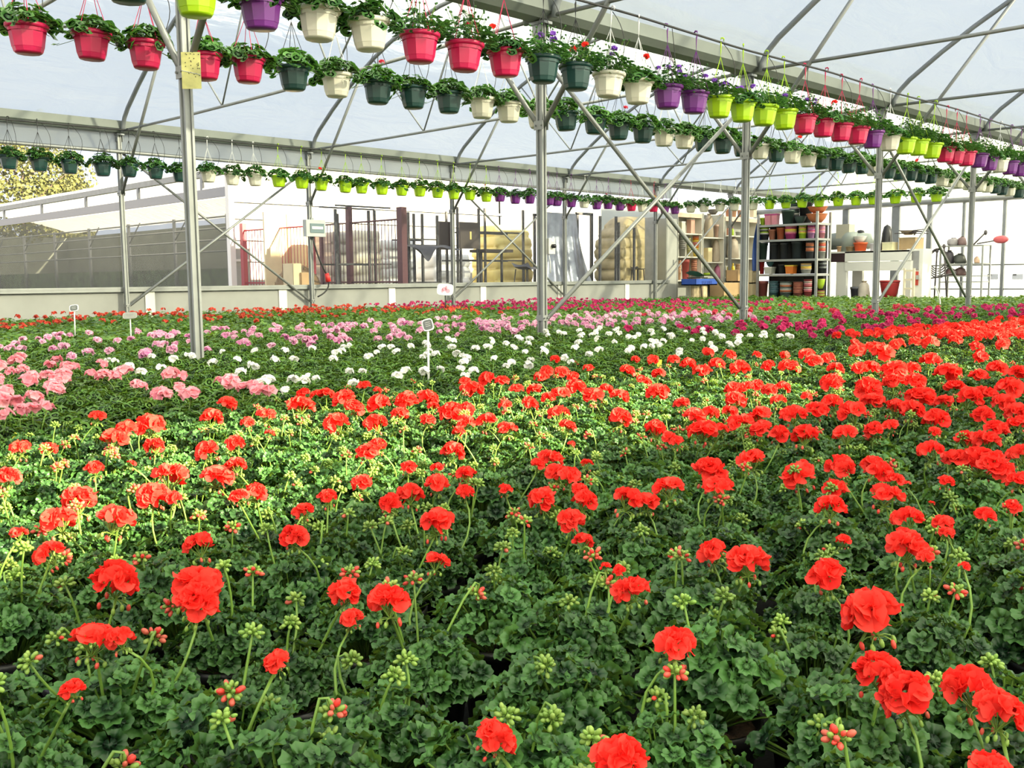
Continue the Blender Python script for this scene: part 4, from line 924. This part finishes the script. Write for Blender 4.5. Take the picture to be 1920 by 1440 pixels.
h = szp(410, 1260); G().box((0, 0, h/2), (.5, y1-y0, h)).build('carcass', GREYL, r, False); G().box((.255, 0, h/2), (.012, y1-y0-.03, h-.06)).build('door', GREYL, r, False); G().box((.268, .05, h*.5), (.015, .02, .12)).build('handle', STEELD, r, False)
def shelf_item(kind, px, pyb, w, h, cols, lab, **k):
    P = onx(px, pyb, SX-.17); P[2] = szp(pyb, px)+.003; d = proj(P)[2]/FPX
    return put(kind, P, w*d*.95, h*d, cols, lab, **k)
BURL, BARKC = (.36, .29, .20), (.42, .34, .26)
for a in (('box', 1278, 437, 12, 21, [CREAM.diffuse_color[:3] and (.66,.62,.45), WHT], 'cream box with white lid on the top board of the left wooden shelf'),
          ('box', 1295, 437, 13, 26, [(.60,.34,.26), WHT], 'pink box with a white lid on the top board of the left wooden shelf'),
          ('box', 1308.5, 437, 9, 20, [(.45,.36,.34), WHT], 'narrow grey and white box on the top board of the left wooden shelf'),
          ('stack', 1279, 481, 14, 38, [(.23,.22,.20), (.19,.18,.17)], 'stack of grey trays in the left wooden shelf'),
          ('stack', 1291, 481, 8, 34, [(.46,.42,.18), (.40,.36,.20)], 'thin yellowish stack beside the grey trays in the left wooden shelf'),
          ('stack', 1306, 481, 16, 38, [YEL, ORG, (.62,.20,.14), (.70,.24,.24)], 'pot stack fading from yellow to pink in the left wooden shelf'),
          ('stack', 1274, 525, 6, 36, [(.62,.36,.22), (.55,.30,.20)], 'thin terracotta stack at the edge of the left wooden shelf'),
          ('pot', 1285, 525, 16, 38, [(.40,.08,.07)], 'tall dark red tub in the left wooden shelf'),
          ('stack', 1301, 525, 12, 38, [(.44,.20,.12), (.36,.15,.10)], 'reddish brown pot stack beside the dark red tub'),
          ('sack', 1329, 445, 20, 43, [BURL, (.25,.19,.13)], 'burlap sack on the top board of the middle wooden shelf'),
          ('pot', 1343, 445, 10, 24, [(.55,.36,.28)], 'pale terracotta urn beside the burlap sack'),
          ('box', 1352, 445, 7, 42, [(.52,.26,.12)], 'orange-brown plank bundle beside the urn'),
          ('box', 1327, 491, 14, 25, [(.76,.62,.34)], 'yellow cardboard box before the bark sacks'),
          ('sack', 1342, 491, 17, 42, [BARKC, BURL], 'narrow bark sack on the middle board of the middle wooden shelf'),
          ('sack', 1374, 484, 26, 38, [(.50,.42,.33), BARKC], 'bulging bark sack across the right wooden shelf'),
          ('pot', 1325, 531, 13, 19, [LIME], 'lime green pot on the lowest board of the middle wooden shelf'),
          ('sack', 1346, 531, 18, 34, [(.50,.16,.28), (.42,.20,.40)], 'pink and lilac bag on the lowest board of the middle wooden shelf'),
          ('bottle', 1365, 442, 6, 20, [(.62,.30,.22), (.5,.5,.2)], 'small terracotta figure on the right wooden shelf'),
          ('bottle', 1373, 442, 6, 17, [LIME, (.5,.03,.10)], 'lime bottle with a red cap on the right wooden shelf'),
          ('pot', 1384, 442, 11, 8, [LGREY], 'low grey pot on the right wooden shelf'),
          ('bottle', 1366, 519, 7, 25, [(.82,.68,.08), YEL], 'left of two yellow bottles on the right wooden shelf'),
          ('bottle', 1374, 519, 7, 25, [(.85,.62,.04), YEL], 'right of two yellow bottles on the right wooden shelf'),
          ('stack', 1384, 519, 12, 24, [(.58,.42,.30), (.44,.28,.18)], 'beige pot stack beside the yellow bottles'),
          ('pot', 1365, 406, 11, 15, [(.58,.26,.15)], 'left terracotta pot on top of the right wooden shelf'),
          ('pot', 1376, 406, 11, 14, [(.60,.34,.20)], 'middle terracotta pot on top of the right wooden shelf'),
          ('pot', 1387, 406, 10, 13, [(.50,.28,.18)], 'right terracotta pot on top of the right wooden shelf'),
          ('box', 1412, 406, 11, 24, [(.70,.56,.36), WHT], 'cream box on top of the right wooden shelf beside the second front post'),
          ('bowl', 1337, 401, 22, 9, [(.20,.18,.16), (.14,.13,.12)], 'grey bowl on top of the middle wooden shelf')):
    shelf_item(*a[:7])
def floor_item(kind, px, X, w, h, cols, lab, base=0.0, **k):
    y = atY(px, X); P = np.array([X, y, base]); d = proj(P)[2]/FPX; return put(kind, P, w*d, h*d, cols, lab, **k)
crate('cardboard_box', 1345, 1392, 531, -13.05, CARD, 'long brown cardboard box on the ground under the bark sacks', dep=.4)
crate('cardboard_box', 1373, 1391, 507, -13.05, CARD, 'brown cardboard box standing on the long one', dep=.32, base=zat(531, 1345, -13.05)+.02)
crate('cardboard_box', 1403, 1418, 533, -13.0, CARDL, 'cream cardboard box behind the second front post', dep=.3)
crate('cardboard_box', 1404, 1416, 508, -13.0, CARDL, 'small cream carton standing on the cream cardboard box', dep=.25, base=zat(533, 1404, -13.0)+.02)
BLUE = cmat((.03, .09, .42)); 
r = crate('plastic_crate', 1292, 1332, 523, -12.95, BLUE, 'blue plastic crate under the green and black chair', 'crate', .4, zat(535, 1300, -12.95), False)
for k in range(6): G().box((.203, (k-2.5)*.07, .06), (.006, .03, .07)).build('slot_bar', cmat((.02, .05, .26)), r, False)
r = thing('wood_stump', 'pale split wood stump under the blue crate', 'stump', (-12.95, atY(1312, -12.95), 0)); hs = zat(535, 1300, -12.95)-.005
g = G(); V = []; n = 18
for z in (0, .4, .8, 1): V += [((.15+.03*math.sin(3*j))*math.cos(j*2*PI/n), (.22+.03*math.sin(5*j))*math.sin(j*2*PI/n), z*hs) for j in range(n)]
g.add(V, grid_faces(4, n, 0, True)+[tuple(range(3*n, 4*n))]); g.build('wood_body', mat('pale_wood', (.62, .48, .30), .8, 0, .3, 9), r, False); G().tube([(.16, -.1, 0), (.14, -.12, hs)], .02, 6).build('branch_stub', BARK, r)
yc = atY(1313, -12.95); z0 = zat(523, 1300, -12.95)+.01
r = thing('work_chair', 'green and black low chair lying on the blue crate', 'chair', (-12.95, yc, z0))
sheet(lambda u, v: (.2*(v-.5)*2, -.28+.55*u, .05+.10*max(0, .35-u)*4*(.4+.6*math.sin(v*PI))+.02*math.cos(v*6)), np.linspace(0, 1, 14), np.linspace(0, 1, 9)).build('shell', cmat((.10, .27, .17)), r)
G().box((0, .12, .03), (.34, .40, .05)).build('seat_pad', cmat((.34, .34, .30)), r, False); G().box((0, -.1, .012), (.36, .3, .024)).build('base_plate', BLACKP, r, False)
floor_item('pot', 1332, -12.85, 20, 14, [(.10,.03,.14), (.2,.1,.05)], 'dark purple pot with a spiky plant on the ground by the stump', base=.0, nm='potted_plant', cat='potted plant')

# metal rack
RY = 21.0
def rx(px): return ony(px, 480, RY)[0]
def rz(py, px): return ony(px, py, RY)[2]
xa, xb = rx(1421), rx(1531); dep = .62
RACKM = mat('rack_steel', (.36, .37, .36), .45, .4, .1, 8)
r = thing('metal_rack', 'tall metal rack crammed with coloured pots on five levels', 'rack', ((xa+xb)/2, RY+dep/2, 0)); w = xb-xa; ht = rz(396, 1530)
for s in (-1, 1):
    for t in (-1, 1):
        g = G(); g.box((s*w/2, t*dep/2, ht/2), (.05, .05, ht)); g.build('upright', RACKM, r, False)
levels = [.10, rz(513.5, 1475), rz(485.5, 1475), rz(448, 1475), rz(419.5, 1475)]
for z in levels:
    g = G(); g.box((0, 0, z-.012), (w, dep, .012)); 
    for t in (-1, 1): g.box((0, t*dep/2, z-.03), (w, .03, .05))
    for s in (-1, 1): g.box((s*w/2, 0, z-.03), (.03, dep, .05))
    g.build('rack_shelf', RACKM, r, False)
lvn = ['bottom level', 'fourth level', 'third level', 'second level', 'top level']
def rack_item(kind, px, lv, w, h, cols, lab, dy=.2, up=0.0):
    X = ony(px, 480, RY+dy)[0]; P = np.array([X, RY+dy, levels[lv]+.002]); d = proj(P)[2]/FPX; P[2] += up*d
    return put(kind, P, w*d, h*d, cols, f'{lab} on the {lvn[lv]} of the metal rack' if 'rack' not in lab else lab)
for a in (('pot', 1429, 4, 11, 14, [LIME, SOIL.diffuse_color[:3] and (.1,.07,.04)], 'lime pot'), ('square', 1440, 4, 12, 20, [PINK, MAG], 'left pink square pot'), ('square', 1453, 4, 12, 20, [PINK, MAG], 'right pink square pot'),
          ('pot', 1476, 4, 25, 26, [DGRN], 'big dark green pot'), ('bowl', 1499, 4, 22, 13, [DGRN, DGREY], 'dark green bowl'),
          ('bowl', 1530, 4, 38, 16, [TERRA, (.52,.18,.08)], 'lower of the nested terracotta bowls'), ('bowl', 1531, 4, 36, 12, [(.44,.13,.05), TERRA], 'upper of the nested terracotta bowls', .2, 17), ('stack', 1488, 4, 20, 40, [DGREY, (.45,.44,.40), DGRN], 'tall dark pot stack at the back', .45), ('pot', 1509, 4, 26, 44, [(.02,.02,.022)], 'black tub at the back', .45),
          ('stack', 1433, 3, 18, 25, [DGREY, WHT, LIME], 'black, white and lime stack'), ('pot', 1447, 3, 14, 19, [(.50,.20,.13)], 'dusty terracotta pot'), ('pot', 1463, 3, 16, 22, [(.50,.13,.06)], 'tall terracotta pot'),
          ('stack', 1482, 3, 22, 24, [MAG, PINK, (.60,.46,.14), YEL], 'magenta and yellow stack'), ('stack', 1504, 3, 15, 24, [LIME, YEL, (.62,.34,.26)], 'lime and beige stack'), ('stack', 1520, 3, 14, 25, [(.42,.20,.40), PINK, MAG], 'lilac and pink stack'), ('stack', 1540, 3, 12, 25, [PINK, (.55,.25,.45), (.74,.40,.42)], 'pale pink stack by the right upright', .4),
          ('pot', 1430, 2, 19, 31, [DGRN], 'leftmost tall dark pot'), ('pot', 1451, 2, 15, 31, [DGREY], 'second tall dark pot from the left'), ('pot', 1470, 2, 16, 31, [DGREY], 'third tall dark pot from the left'), ('pot', 1494, 2, 21, 33, [(.03,.04,.046)], 'widest tall dark pot'), ('stack', 1518, 2, 15, 32, [DGREY, TERRA, (.55,.2,.12)], 'dark and terracotta stack'), ('stack', 1541, 2, 13, 32, [LGREY, (.62,.08,.06), (.6,.2,.1)], 'grey and red stack', .4),
          ('pot', 1429, 1, 10, 25, [(.45,.03,.03)], 'narrow red pot'), ('square', 1444, 1, 17, 13, [(.56,.55,.49), WHT], 'white square pot'), ('bowl', 1444, 1, 15, 10, [TEAL, DGREY], 'dark teal bowl upon the white pot', .2, 14), ('pot', 1467, 1, 15, 18, [(.03,.03,.03)], 'black pot'), ('square', 1484, 1, 18, 16, [(.72,.20,.03), YEL], 'orange square pot'), ('stack', 1512, 1, 20, 19, [LGREY, (.66,.42,.16), YEL], 'grey and yellow stack'), ('stack', 1543, 1, 14, 24, [DGREY, (.3,.32,.32), DGREY], 'dark stack by the right upright', .4),
          ('pot', 1431, 0, 21, 34, [RBR], 'reddish brown tub'), ('stack', 1452, 0, 19, 34, [TEAL, (.09,.16,.19)], 'teal stack'), ('stack', 1475, 0, 23, 33, [(.12,.16,.15), TERRA, (.5,.5,.48)], 'grey-green and terracotta stack'), ('stack', 1498, 0, 19, 33, [(.34,.11,.08), (.42,.16,.1)], 'terracotta stack'), ('stack', 1516, 0, 15, 38, [(.34,.06,.06), PINK, (.5,.46,.4)], 'red and pink stack'), ('stack', 1541, 0, 14, 17, [(.4,.12,.06), LIME, (.5,.4,.2)], 'mixed stack by the right upright', .4), ('bowl', 1540, 0, 16, 18, [LIME, (.55,.6,.1)], 'lime basket on the mixed stack', .4, 20)):
    rack_item(*a)
for lv in range(5):  # black crates added as filler to keep the back of the rack dark
    for k, f in enumerate((-.26, .0, .26) if lv < 4 else ()):
        zt_ = (levels[lv+1]-levels[lv])*.92; r = thing('filler_crate', f'{["left", "middle", "right"][k]} black filler crate at the back of the {lvn[lv]} of the metal rack', 'crate', ((xa+xb)/2+f*w*1.2, RY+.52, levels[lv]+.001))
        g = G(); cw = w*.30; g.box((0, 0, .01), (cw, .16, .02)); g.box((0, -.075, zt_/2), (cw, .015, zt_)); g.box((0, .075, zt_/2), (cw, .015, zt_)); g.box((-cw/2, 0, zt_/2), (.015, .16, zt_)); g.box((cw/2, 0, zt_/2), (.015, .16, zt_)); g.build('crate_shell', BLACKP, r, False)
        G().box((0, -.084, zt_*.9), (cw, .012, .03)).build('rim', BLACKW, r, False)
X = ony(1413, 460, RY-.05)[0]; r = thing('blue_tarpaulin', 'blue cloth hanging from the left upright of the metal rack', 'cloth', (X-.05, RY+.2, 0)); zt, zb_ = rz(420, 1416), rz(508, 1408)
sheet(lambda u, v: (.02*math.sin(9*u)+.10-.42*v*(1-.5*v)*(u), .10*math.sin(7*u+2*v)-.1, zt+(zb_-zt)*v), np.linspace(0, 1, 22), np.linspace(0, 1, 12)).build('hanging_cloth', cmat((.025, .075, .30)), r)

# potting bench and what stands on it
BYY = 22.4
def bx(px, dy=0): return ony(px, 480, BYY+dy)[0]
def bz(py, px, dy=0): return ony(px, py, BYY+dy)[2]
BWH = mat('white_machine_paint', (.80, .79, .74), .45); BGR = mat('grey_green_machine', (.33, .37, .33), .5)
x0, x1 = bx(1556), bx(1708); zt = bz(470, 1640); zm = bz(490, 1640); zl = bz(508, 1640)
r = thing('potting_bench', 'white potting machine bench with two deep front panels', 'bench', ((x0+x1)/2, BYY+.5, 0)); w = x1-x0; cx = (x0+x1)/2
xs_ = bx(1584)-cx
G().box(((xs_+w/2)/2, -.48, (zt+zm)/2), (w/2-xs_, .04, zt-zm-.01)).build('upper_panel', BWH, r, False)
G().box(((xs_+w/2)/2, -.47, (zl+zm)/2), (w/2-xs_, .04, zm-zl-.01)).build('lower_panel', BWH, r, False)
G().box((0, 0, zt-.02), (w, 1.0, .04)).build('bench_top', BWH, r, False)
G().box(((xs_-w/2)/2, -.46, (zt+zm)/2), (xs_+w/2, .05, zt-zm)).build('dark_end', cmat((.05, .025, .03)), r, False)
for px, ww in ((1577, .26), (1703, .13)):
    for t in (-.42, .42): G().box((bx(px)-cx, t, zm/2), (ww, .10, zm)).build('leg', BWH, r, False)
def bench_item(kind, px, pyb, w, h, cols, lab, dy=.35, base=None, **k):
    X = ony(px, 480, BYY+dy)[0]; P = np.array([X, BYY+dy, zt+.002 if base is None else base]); d = proj(P)[2]/FPX; return put(kind, P, w*d, h*d, cols, lab, **k)
r = thing('potting_machine', 'grey-green potting machine housing with a box hopper on the white bench', 'machine', (bx(1597, .5), BYY+.5, zt+.001)); d = proj((bx(1597, .5), BYY+.5, 1.2))[2]/FPX
G().lathe([(.001, 0), (34*d/1.0*.6, 0), (34*d*.6, 34*d*.8), (26*d*.6, 36*d), (.001, 37*d)], 16).build('drum', BGR, r)
g = G(); g.tube([(-40*d, 0, 20*d), (0, 0, 22*d), (30*d, 0, 20*d), (38*d, 0, 8*d)], np.array([16, 16, 14, 8])*d, 14); g.build('body', BGR, r)
G().box((-12*d, -.05, 38*d), (26*d, .3, 26*d)).build('hopper', mat('hopper_beige', (.45, .43, .34), .6), r, False); G().lathe([(8*d, 0), (5*d, 4*d), (.001, 5*d)], 12, (16*d, 0, 35*d)).build('knob', BLACKP, r)
bench_item('pot', 1613, 470, 26, 16, [(.70,.10,.02)], 'orange red tub on the white bench', .25); bench_item('bowl', 1612, 470, 24, 12, [WHT, WHT], 'white bowl upside down in the orange red tub', .25, zt+16*proj((bx(1612), BYY, 1))[2]/FPX)
bench_item('pot', 1573, 470, 9, 10, [(.60,.35,.18)], 'small tan pot at the left end of the white bench', .2); bench_item('pot', 1593, 470, 16, 9, [(.28,.20,.10)], 'low brown pot on the white bench', .2); bench_item('pot', 1635, 470, 9, 14, [(.5,.48,.52)], 'pale lilac pot on the white bench beside the third front post', .2)
bench_item('box', 1668, 470, 24, 14, [(.72,.68,.42), CREAM.diffuse_color[:3] and (.76,.70,.5)], 'pale yellow box on the white bench', .2); bench_item('box', 1708, 470, 38, 22, [(.36,.25,.13), (.40,.30,.17)], 'brown wooden crate at the right end of the white bench', .4)
zc_ = zt+24*proj((bx(1708), BYY, 1))[2]/FPX
bench_item('bowl', 1702, 446, 30, 8, [(.30,.24,.20), (.2,.16,.14)], 'brown bowl on the wooden crate', .4, zc_+.06)
r = thing('hand_tools', 'tangle of dark hand tools lying on the wooden crate', 'tools', (bx(1708, .3), BYY+.3, zc_+.05)); rr = np.random.default_rng(5)
for k in range(8): a = rr.uniform(0, 6.3); G().tube([(-.35*math.cos(a)*.8+.1, -.14*math.sin(a), .0+.012*k), (.4*math.cos(a), .14*math.sin(a), .02+.016*k)], .012, 5).build('handle', cmat((.06, .05, .05)), r)
r = thing('black_tarpaulin', 'black pointed plastic cover on the white bench behind the third front post', 'cover', (bx(1662, .5), BYY+.5, zt)); d = proj((bx(1662), BYY, 1))[2]/FPX
g = G(); g.lathe([(12*d, 0), (11*d, 14*d), (9*d, 34*d), (6*d, 46*d), (.001, 50*d)], 12); g.build('cover_sheet', BLACKP, r)
for a in (('sack', 1622, 26, 40, [(.50,.45,.38), BURL], 'beige sack standing under the white bench'), ('pot', 1607, 22, 30, [(.10,.10,.12), (.3,.3,.3)], 'dark bucket under the white bench beside the beige sack'), ('bowl', 1670, 36, 42, [(.40,.03,.03), (.5,.05,.05)], 'red tub under the white bench')):
    bench_item(a[0], a[1], 0, a[2], a[3], a[4], a[5], .1, .001)
r = thing('tool_cabinet', 'white cabinet with a grey door and a red lower door right of the bench', 'cabinet', (bx(1722, .35), BYY+.35, 0)); w = bx(1737)-bx(1706); h = bz(466, 1720)
G().box((0, .05, h/2), (w, .5, h)).build('carcass', BWH, r, False); G().box((-.02, -.215, bz(488, 1717)), (w*.66, .02, bz(471, 1717)-bz(507, 1717))).build('grey_door', cmat((.30, .30, .31)), r, False); G().box((-.02, -.215, bz(522, 1717)), (w*.66, .02, bz(509, 1717)-bz(535, 1717))).build('red_door', cmat((.55, .07, .05)), r, False); G().box((.10, -.235, bz(520, 1717)), (.08, .02, .1)).build('handle', LGREY and cmat(LGREY), r, False)
r = thing('step_ladder', 'short white wooden ladder leaning on the cabinet', 'ladder', (bx(1706, -.15), BYY-.15, 0)); h = bz(503, 1706)
for s in (-1, 1): G().box((s*.11, 0, h/2), (.04, .05, h)).build('rail', CREAM, r, False)
for k in range(4): G().box((0, 0, h*(.18+.25*k)), (.2, .04, .04)).build('rung', CREAM, r, False)
# tool rack at the right
TY = 23.4
def tx(px, dy=0): return ony(px, 480, TY+dy)[0]
def tz(py, px): return ony(px, py, TY)[2]
x0, x1 = tx(1763), tx(1842); r = thing('tool_rack', 'light steel rack heaped with garden tools before the bright end wall', 'rack', ((x0+x1)/2, TY+.25, 0)); w = x1-x0; h = tz(460, 1800)
for s in (-1, 1):
    for t in (-.24, .24): G().box((s*w/2, t, h/2), (.035, .035, h)).build('upright', RACKM, r, False)
TL = [tz(y, 1800) for y in (460, 494, 517, 528)]
for z in TL: G().box((0, 0, z-.01), (w, .5, .025)).build('rack_shelf', RACKM, r, False)
rr = np.random.default_rng(12)
DT = (.085, .075, .08)
for k, (px, lv, ww, hh, c, lab) in enumerate(((1787, 0, 26, 14, (.28,.26,.27), 'grey folded cloth on the top board of the tool rack'), (1803, 0, 18, 16, (.16,.10,.10), 'brown tool bag on the top board of the tool rack'), (1780, 1, 22, 24, (.09,.08,.10), 'dark canvas bundle on the second board of the tool rack'), (1800, 1, 26, 18, (.05,.055,.05), 'black tool bundle on the second board of the tool rack'), (1783, 2, 24, 14, (.10,.045,.05), 'dark red tool case on the third board of the tool rack'), (1802, 2, 24, 15, (.08,.04,.04), 'dark brown case on the third board of the tool rack'), (1832, 1, 12, 12, (.62,.42,.30), 'tan box at the right end of the tool rack'))):
    P = np.array([tx(px, .2), TY+.2, TL[lv]+.004]); d = proj(P)[2]/FPX; put('sack', P, ww*d, hh*d, [c, c], lab, nm='tool_bundle', cat='bundle')
r = thing('hose_coil', 'coiled dark garden hose hanging at the left of the tool rack', 'hose', (tx(1758), TY+.05, tz(485, 1758)))
for k in range(5):
    a = np.linspace(0, 2*PI, 26); R = .19+.018*k; G().tube(np.stack([R*np.cos(a), np.full(26, .02*k-.04), R*1.25*np.sin(a)-.03*k], 1), .014, 6, cap=False).build('hose_turn', cmat(DT), r)
for k, (p0, q0, p1, q1, lab) in enumerate(((1752, 545, 1757, 470, 'straight dark tool handle leaning by the hose coil'), (1776, 550, 1770, 462, 'dark tool handle leaning against the left of the tool rack'), (1822, 462, 1848, 436, 'dark lopper arm sticking up from the tool rack'), (1745, 522, 1790, 512, 'thin dark rod lying across the tool rack'))):
    A = ony(p0, q0, TY-.06*k); B = ony(p1, q1, TY-.06*k+.04); 
    if k < 2: A[2] = 0.0
    A0 = Vector(A); r = thing('garden_tool', lab, 'tool', tuple(A)); G().tube([(0, 0, 0), tuple(B-A)], .018, 6).build('handle', cmat(DT), r); G().ball(tuple(B-A), (.04, .03, .06), 8, 5).build('head', cmat(DT), r)
A = ony(1832, 457, TY); r = thing('red_lopper', 'lopper with a red blade sticking out to the right of the tool rack', 'lopper', tuple(A)); B = ony(1866, 451, TY)-A
G().tube([(0, 0, 0), tuple(B)], .016, 6).build('handle', cmat(DT), r); G().ball(tuple(B+np.array([.12, 0, .02])), (.17, .04, .09), 12, 6).build('blade', cmat((.62, .12, .14)), r)
for k, px in enumerate((1861, 1908)):
    P = ony(px, 519, YEND-.10); d = proj(P)[2]/FPX; r = thing('notice_card', ['left', 'right'][k]+' of two pale cards clipped to the end wall rail', 'card', tuple(P))
    G().box((0, 0, 0), (19*d, .012, 10*d)).build('card', cmat((.62, .64, .74)), r, False); G().box((-5*d, -.009, 4*d), (6*d, .01, 2*d)).build('clip', BLACKP, r, False)
# plant labels in the beds
SLATE = mat('slate_face', (.10, .11, .11), .6, 0, .2, 40); STK = mat('white_stake', (.72, .73, .70), .4)
def stake(px, py0, py1, X, Y, ww, hh, face, rim, tilt, lab, m=STK, sh=None):
    zt = onx(px, py0, X)[2]; r = thing('plant_label', lab, 'plant label', (X, Y, 0)); d = proj((X, Y, .3))[2]/FPX
    a = Vector((0, 0, .12)); b = Vector((-.02*tilt, .02*tilt, zt-hh*d*.3))
    G().tube([tuple(a), tuple(b)], .006 if m is STK else .009, 6).build('stake', m, r)
    e = G(); W, H = ww*d/2, hh*d/2; n = 20; pts = []
    for j in range(n): t = j*2*PI/n; c, s = math.cos(t), math.sin(t); pts.append((W*math.copysign(abs(c)**.5, c), H*math.copysign(abs(s)**.5, s)))
    M3 = Matrix.Rotation(YAW, 3, 'Z') @ Matrix.Rotation(-.35, 3, 'X') @ Matrix.Rotation(-.25*tilt, 3, 'Y')
    ax, ay, az = (np.array(M3 @ Vector(v)) for v in ((1, 0, 0), (0, 0, 1), (0, -1, 0))); c = np.array([b.x, b.y, zt])
    e.prism(pts, c, c+az*.006, ax, ay); e.build('plate', rim, r, False)
    f = G(); f.prism([(p*.82, q*.80) for p, q in pts], c+az*.006, c+az*.008, ax, ay); f.build('face', face, r, False)
    if sh:
        f = G(); [f.prism([(.3*W*math.cos(t)*(.5+.5*(k % 2))+(k-1.5)*W*.22, .4*H*math.sin(t)+(k % 3-1)*H*.25) for t in np.arange(7)*.9], c+az*.008, c+az*.0085, ax, ay) for k in range(4)]; f.build('flower_print', sh, r, False)
    else:
        f = G(); [f.box(c+az*.009+ay*H*q, (W*.9, .0012, H*.10), 0, np.stack([ax, az, ay], 1)) for q in (.35, .05, -.25)]; f.build('handwriting', cmat((.36, .37, .36)), r, False)
stake(136, 578, 625, -8.98, 3.39, 17, 13, SLATE, STK, .5, 'white plant label with a slate face, leftmost, before the orange flowers')
stake(240, 592, 630, -8.11, 3.52, 27, 13, cmat((.30, .30, .27)), cmat((.34, .34, .31)), .2, 'plain grey plant label standing before the first wall post')
stake(784, 611, 698, -3.66, 3.05, 21, 24, SLATE, STK, 1.0, 'tall white plant label with a slate face in the white flower bed')
stake(833, 543, 585, -10.26, 8.88, 31, 23, cmat((.80, .76, .74)), STK, -.3, 'picture label with a printed pink flower on a black stick', BLACKW, cmat((.72, .30, .38)))
P = onx(1763, 575, -6.05); r = thing('plant_label', 'thin curved white label in the far magenta flowers at the right', 'plant label', (-6.05, P[1], 0)); G().tube(bez((0, 0, .1), (0, .01, .35), (-.06, -.06, .47), 7), .012, 6).build('stake', STK, r); G().ball((-.06, -.06, .46), (.016, .016, .03), 8, 5).build('tip', STK, r)
for k, (px, py, X, Y, lab) in enumerate(((62, 812, -3.0, .93, 'yellow plant tag leaning in a black pot at the edge of the red bed'), (1243, 678, -3.06, 4.1, 'small yellow plant tag at the back edge of the red bed'))):
    r = thing('plant_tag', lab, 'plant tag', (X, Y, .11)); M3 = Matrix.Rotation(YAW, 3, 'Z') @ Matrix.Rotation(.45 if k == 0 else .1, 3, 'Y')
    G().box((0, 0, .06), (.022, .002, .13), 0, M3).build('tag_blade', cmat((.80, .72, .06)), r, False); G().box(tuple(M3 @ Vector((0, -.0015, .085))), (.014, .001, .03), 0, M3).build('print', cmat((.35, .30, .05)), r, False)
# things fixed to the posts
c = np.array([XB+.115, BY(0)-.02, 0]); zt = onx(358, 107, XB)[2]; zb_ = onx(358, 174, XB)[2]
r = thing('sticky_trap', 'yellow sticky insect trap tied to the nearest post', 'insect trap', (c[0], c[1], (zt+zb_)/2)); M3 = Matrix.Rotation(.80, 3, 'Z'); d = proj((c[0], c[1], 2))[2]/FPX
G().box((0, 0, 0), (36*d, .003, zt-zb_), 0, M3).build('card', mat('faded_yellow_card', (.66, .62, .22), .5, 0, .25, 14), r, False)
g = G(); rr = np.random.default_rng(4); [g.ball(tuple(M3 @ Vector((rr.uniform(-16, 16)*d, -.003, rr.uniform(-.2, .48)*(zt-zb_)))), .003, 5, 3) for k in range(26)]; g.build('trapped_insects', BLACKW, r)
G().tube([tuple(M3 @ Vector((-18*d, -.004, .0))), tuple(M3 @ Vector((18*d, -.004, -.025)))], .002, 5).build('string', STK, r)
Y1_ = BY(2); r = thing('electrical_box', 'grey electrical distribution box with a clear window on the second wall post', 'electrical box', (XA+.09, Y1_+.02, onx(591, 428, XA+.1)[2])); d = proj((XA, Y1_, 1))[2]/FPX
G().box((0, 0, 0), (.10, 42*d, 31*d)).build('housing', cmat((.42, .45, .46)), r, False); G().box((.055, .02, 0), (.012, 30*d, 17*d)).build('window', mat('smoked_window', (.16, .22, .24), .15), r, False)
G().box((.063, .02, .005), (.006, 24*d, 5*d)).build('breaker_row', WHITEP, r, False); G().box((-.052, 0, 0), (.02, .05, 40*d)).build('mounting_strap', STEELD, r, False)
zbx = onx(591, 444, XA+.1)[2]; zpl = onx(605, 528, XA+.12)[2]; zpt = onx(605, 515, XA+.12)[2]
r = thing('power_cable', 'black cable with a red plug hanging from the grey electrical box', 'cable', (XA+.10, Y1_, 0))
G().tube(bez((0, -.02, zbx), (.03, .02, (zbx+zpt)/2), (.03, .20, zpt), 10), .014, 8).build('cable', BLACKW, r)
G().tube([(.03, .20, zpt+.02), (.03, .23, zpl)], np.array([.035, .045]), 10).build('red_plug', cmat((.62, .03, .03)), r); G().tube(bez((.03, .23, zpl), (.03, .26, zpl-.15), (.0, .04, zpl-.24), 8), .012, 6).build('tail_cable', BLACKW, r)
r = thing('switch_box', 'grey switch box with a round knob on the second front post', 'switch box', (XB+.02, BY(1)+.055, onx(1030, 462, XB)[2])); d = proj((XB, BY(1), 1))[2]/FPX
G().box((.0, .01, 0), (.06, 17*d, 29*d)).build('housing', cmat((.55, .55, .50)), r, False); G().lathe([(.016, 0), (.016, .03), (.001, .032)], 12).build('knob', BLACKP, r).matrix_local = Matrix.Translation((.03, .015, .0)) @ Matrix.Rotation(PI/2, 4, 'Y')
G().tube(bez((0, .0, -14*d), (.03, .0, -30*d), (.0, .02, -50*d), 8), .004, 5).build('wire', WHITEP, r); G().box((.031, .015, .045), (.004, .03, .015)).build('nameplate', WHITEP, r, False)
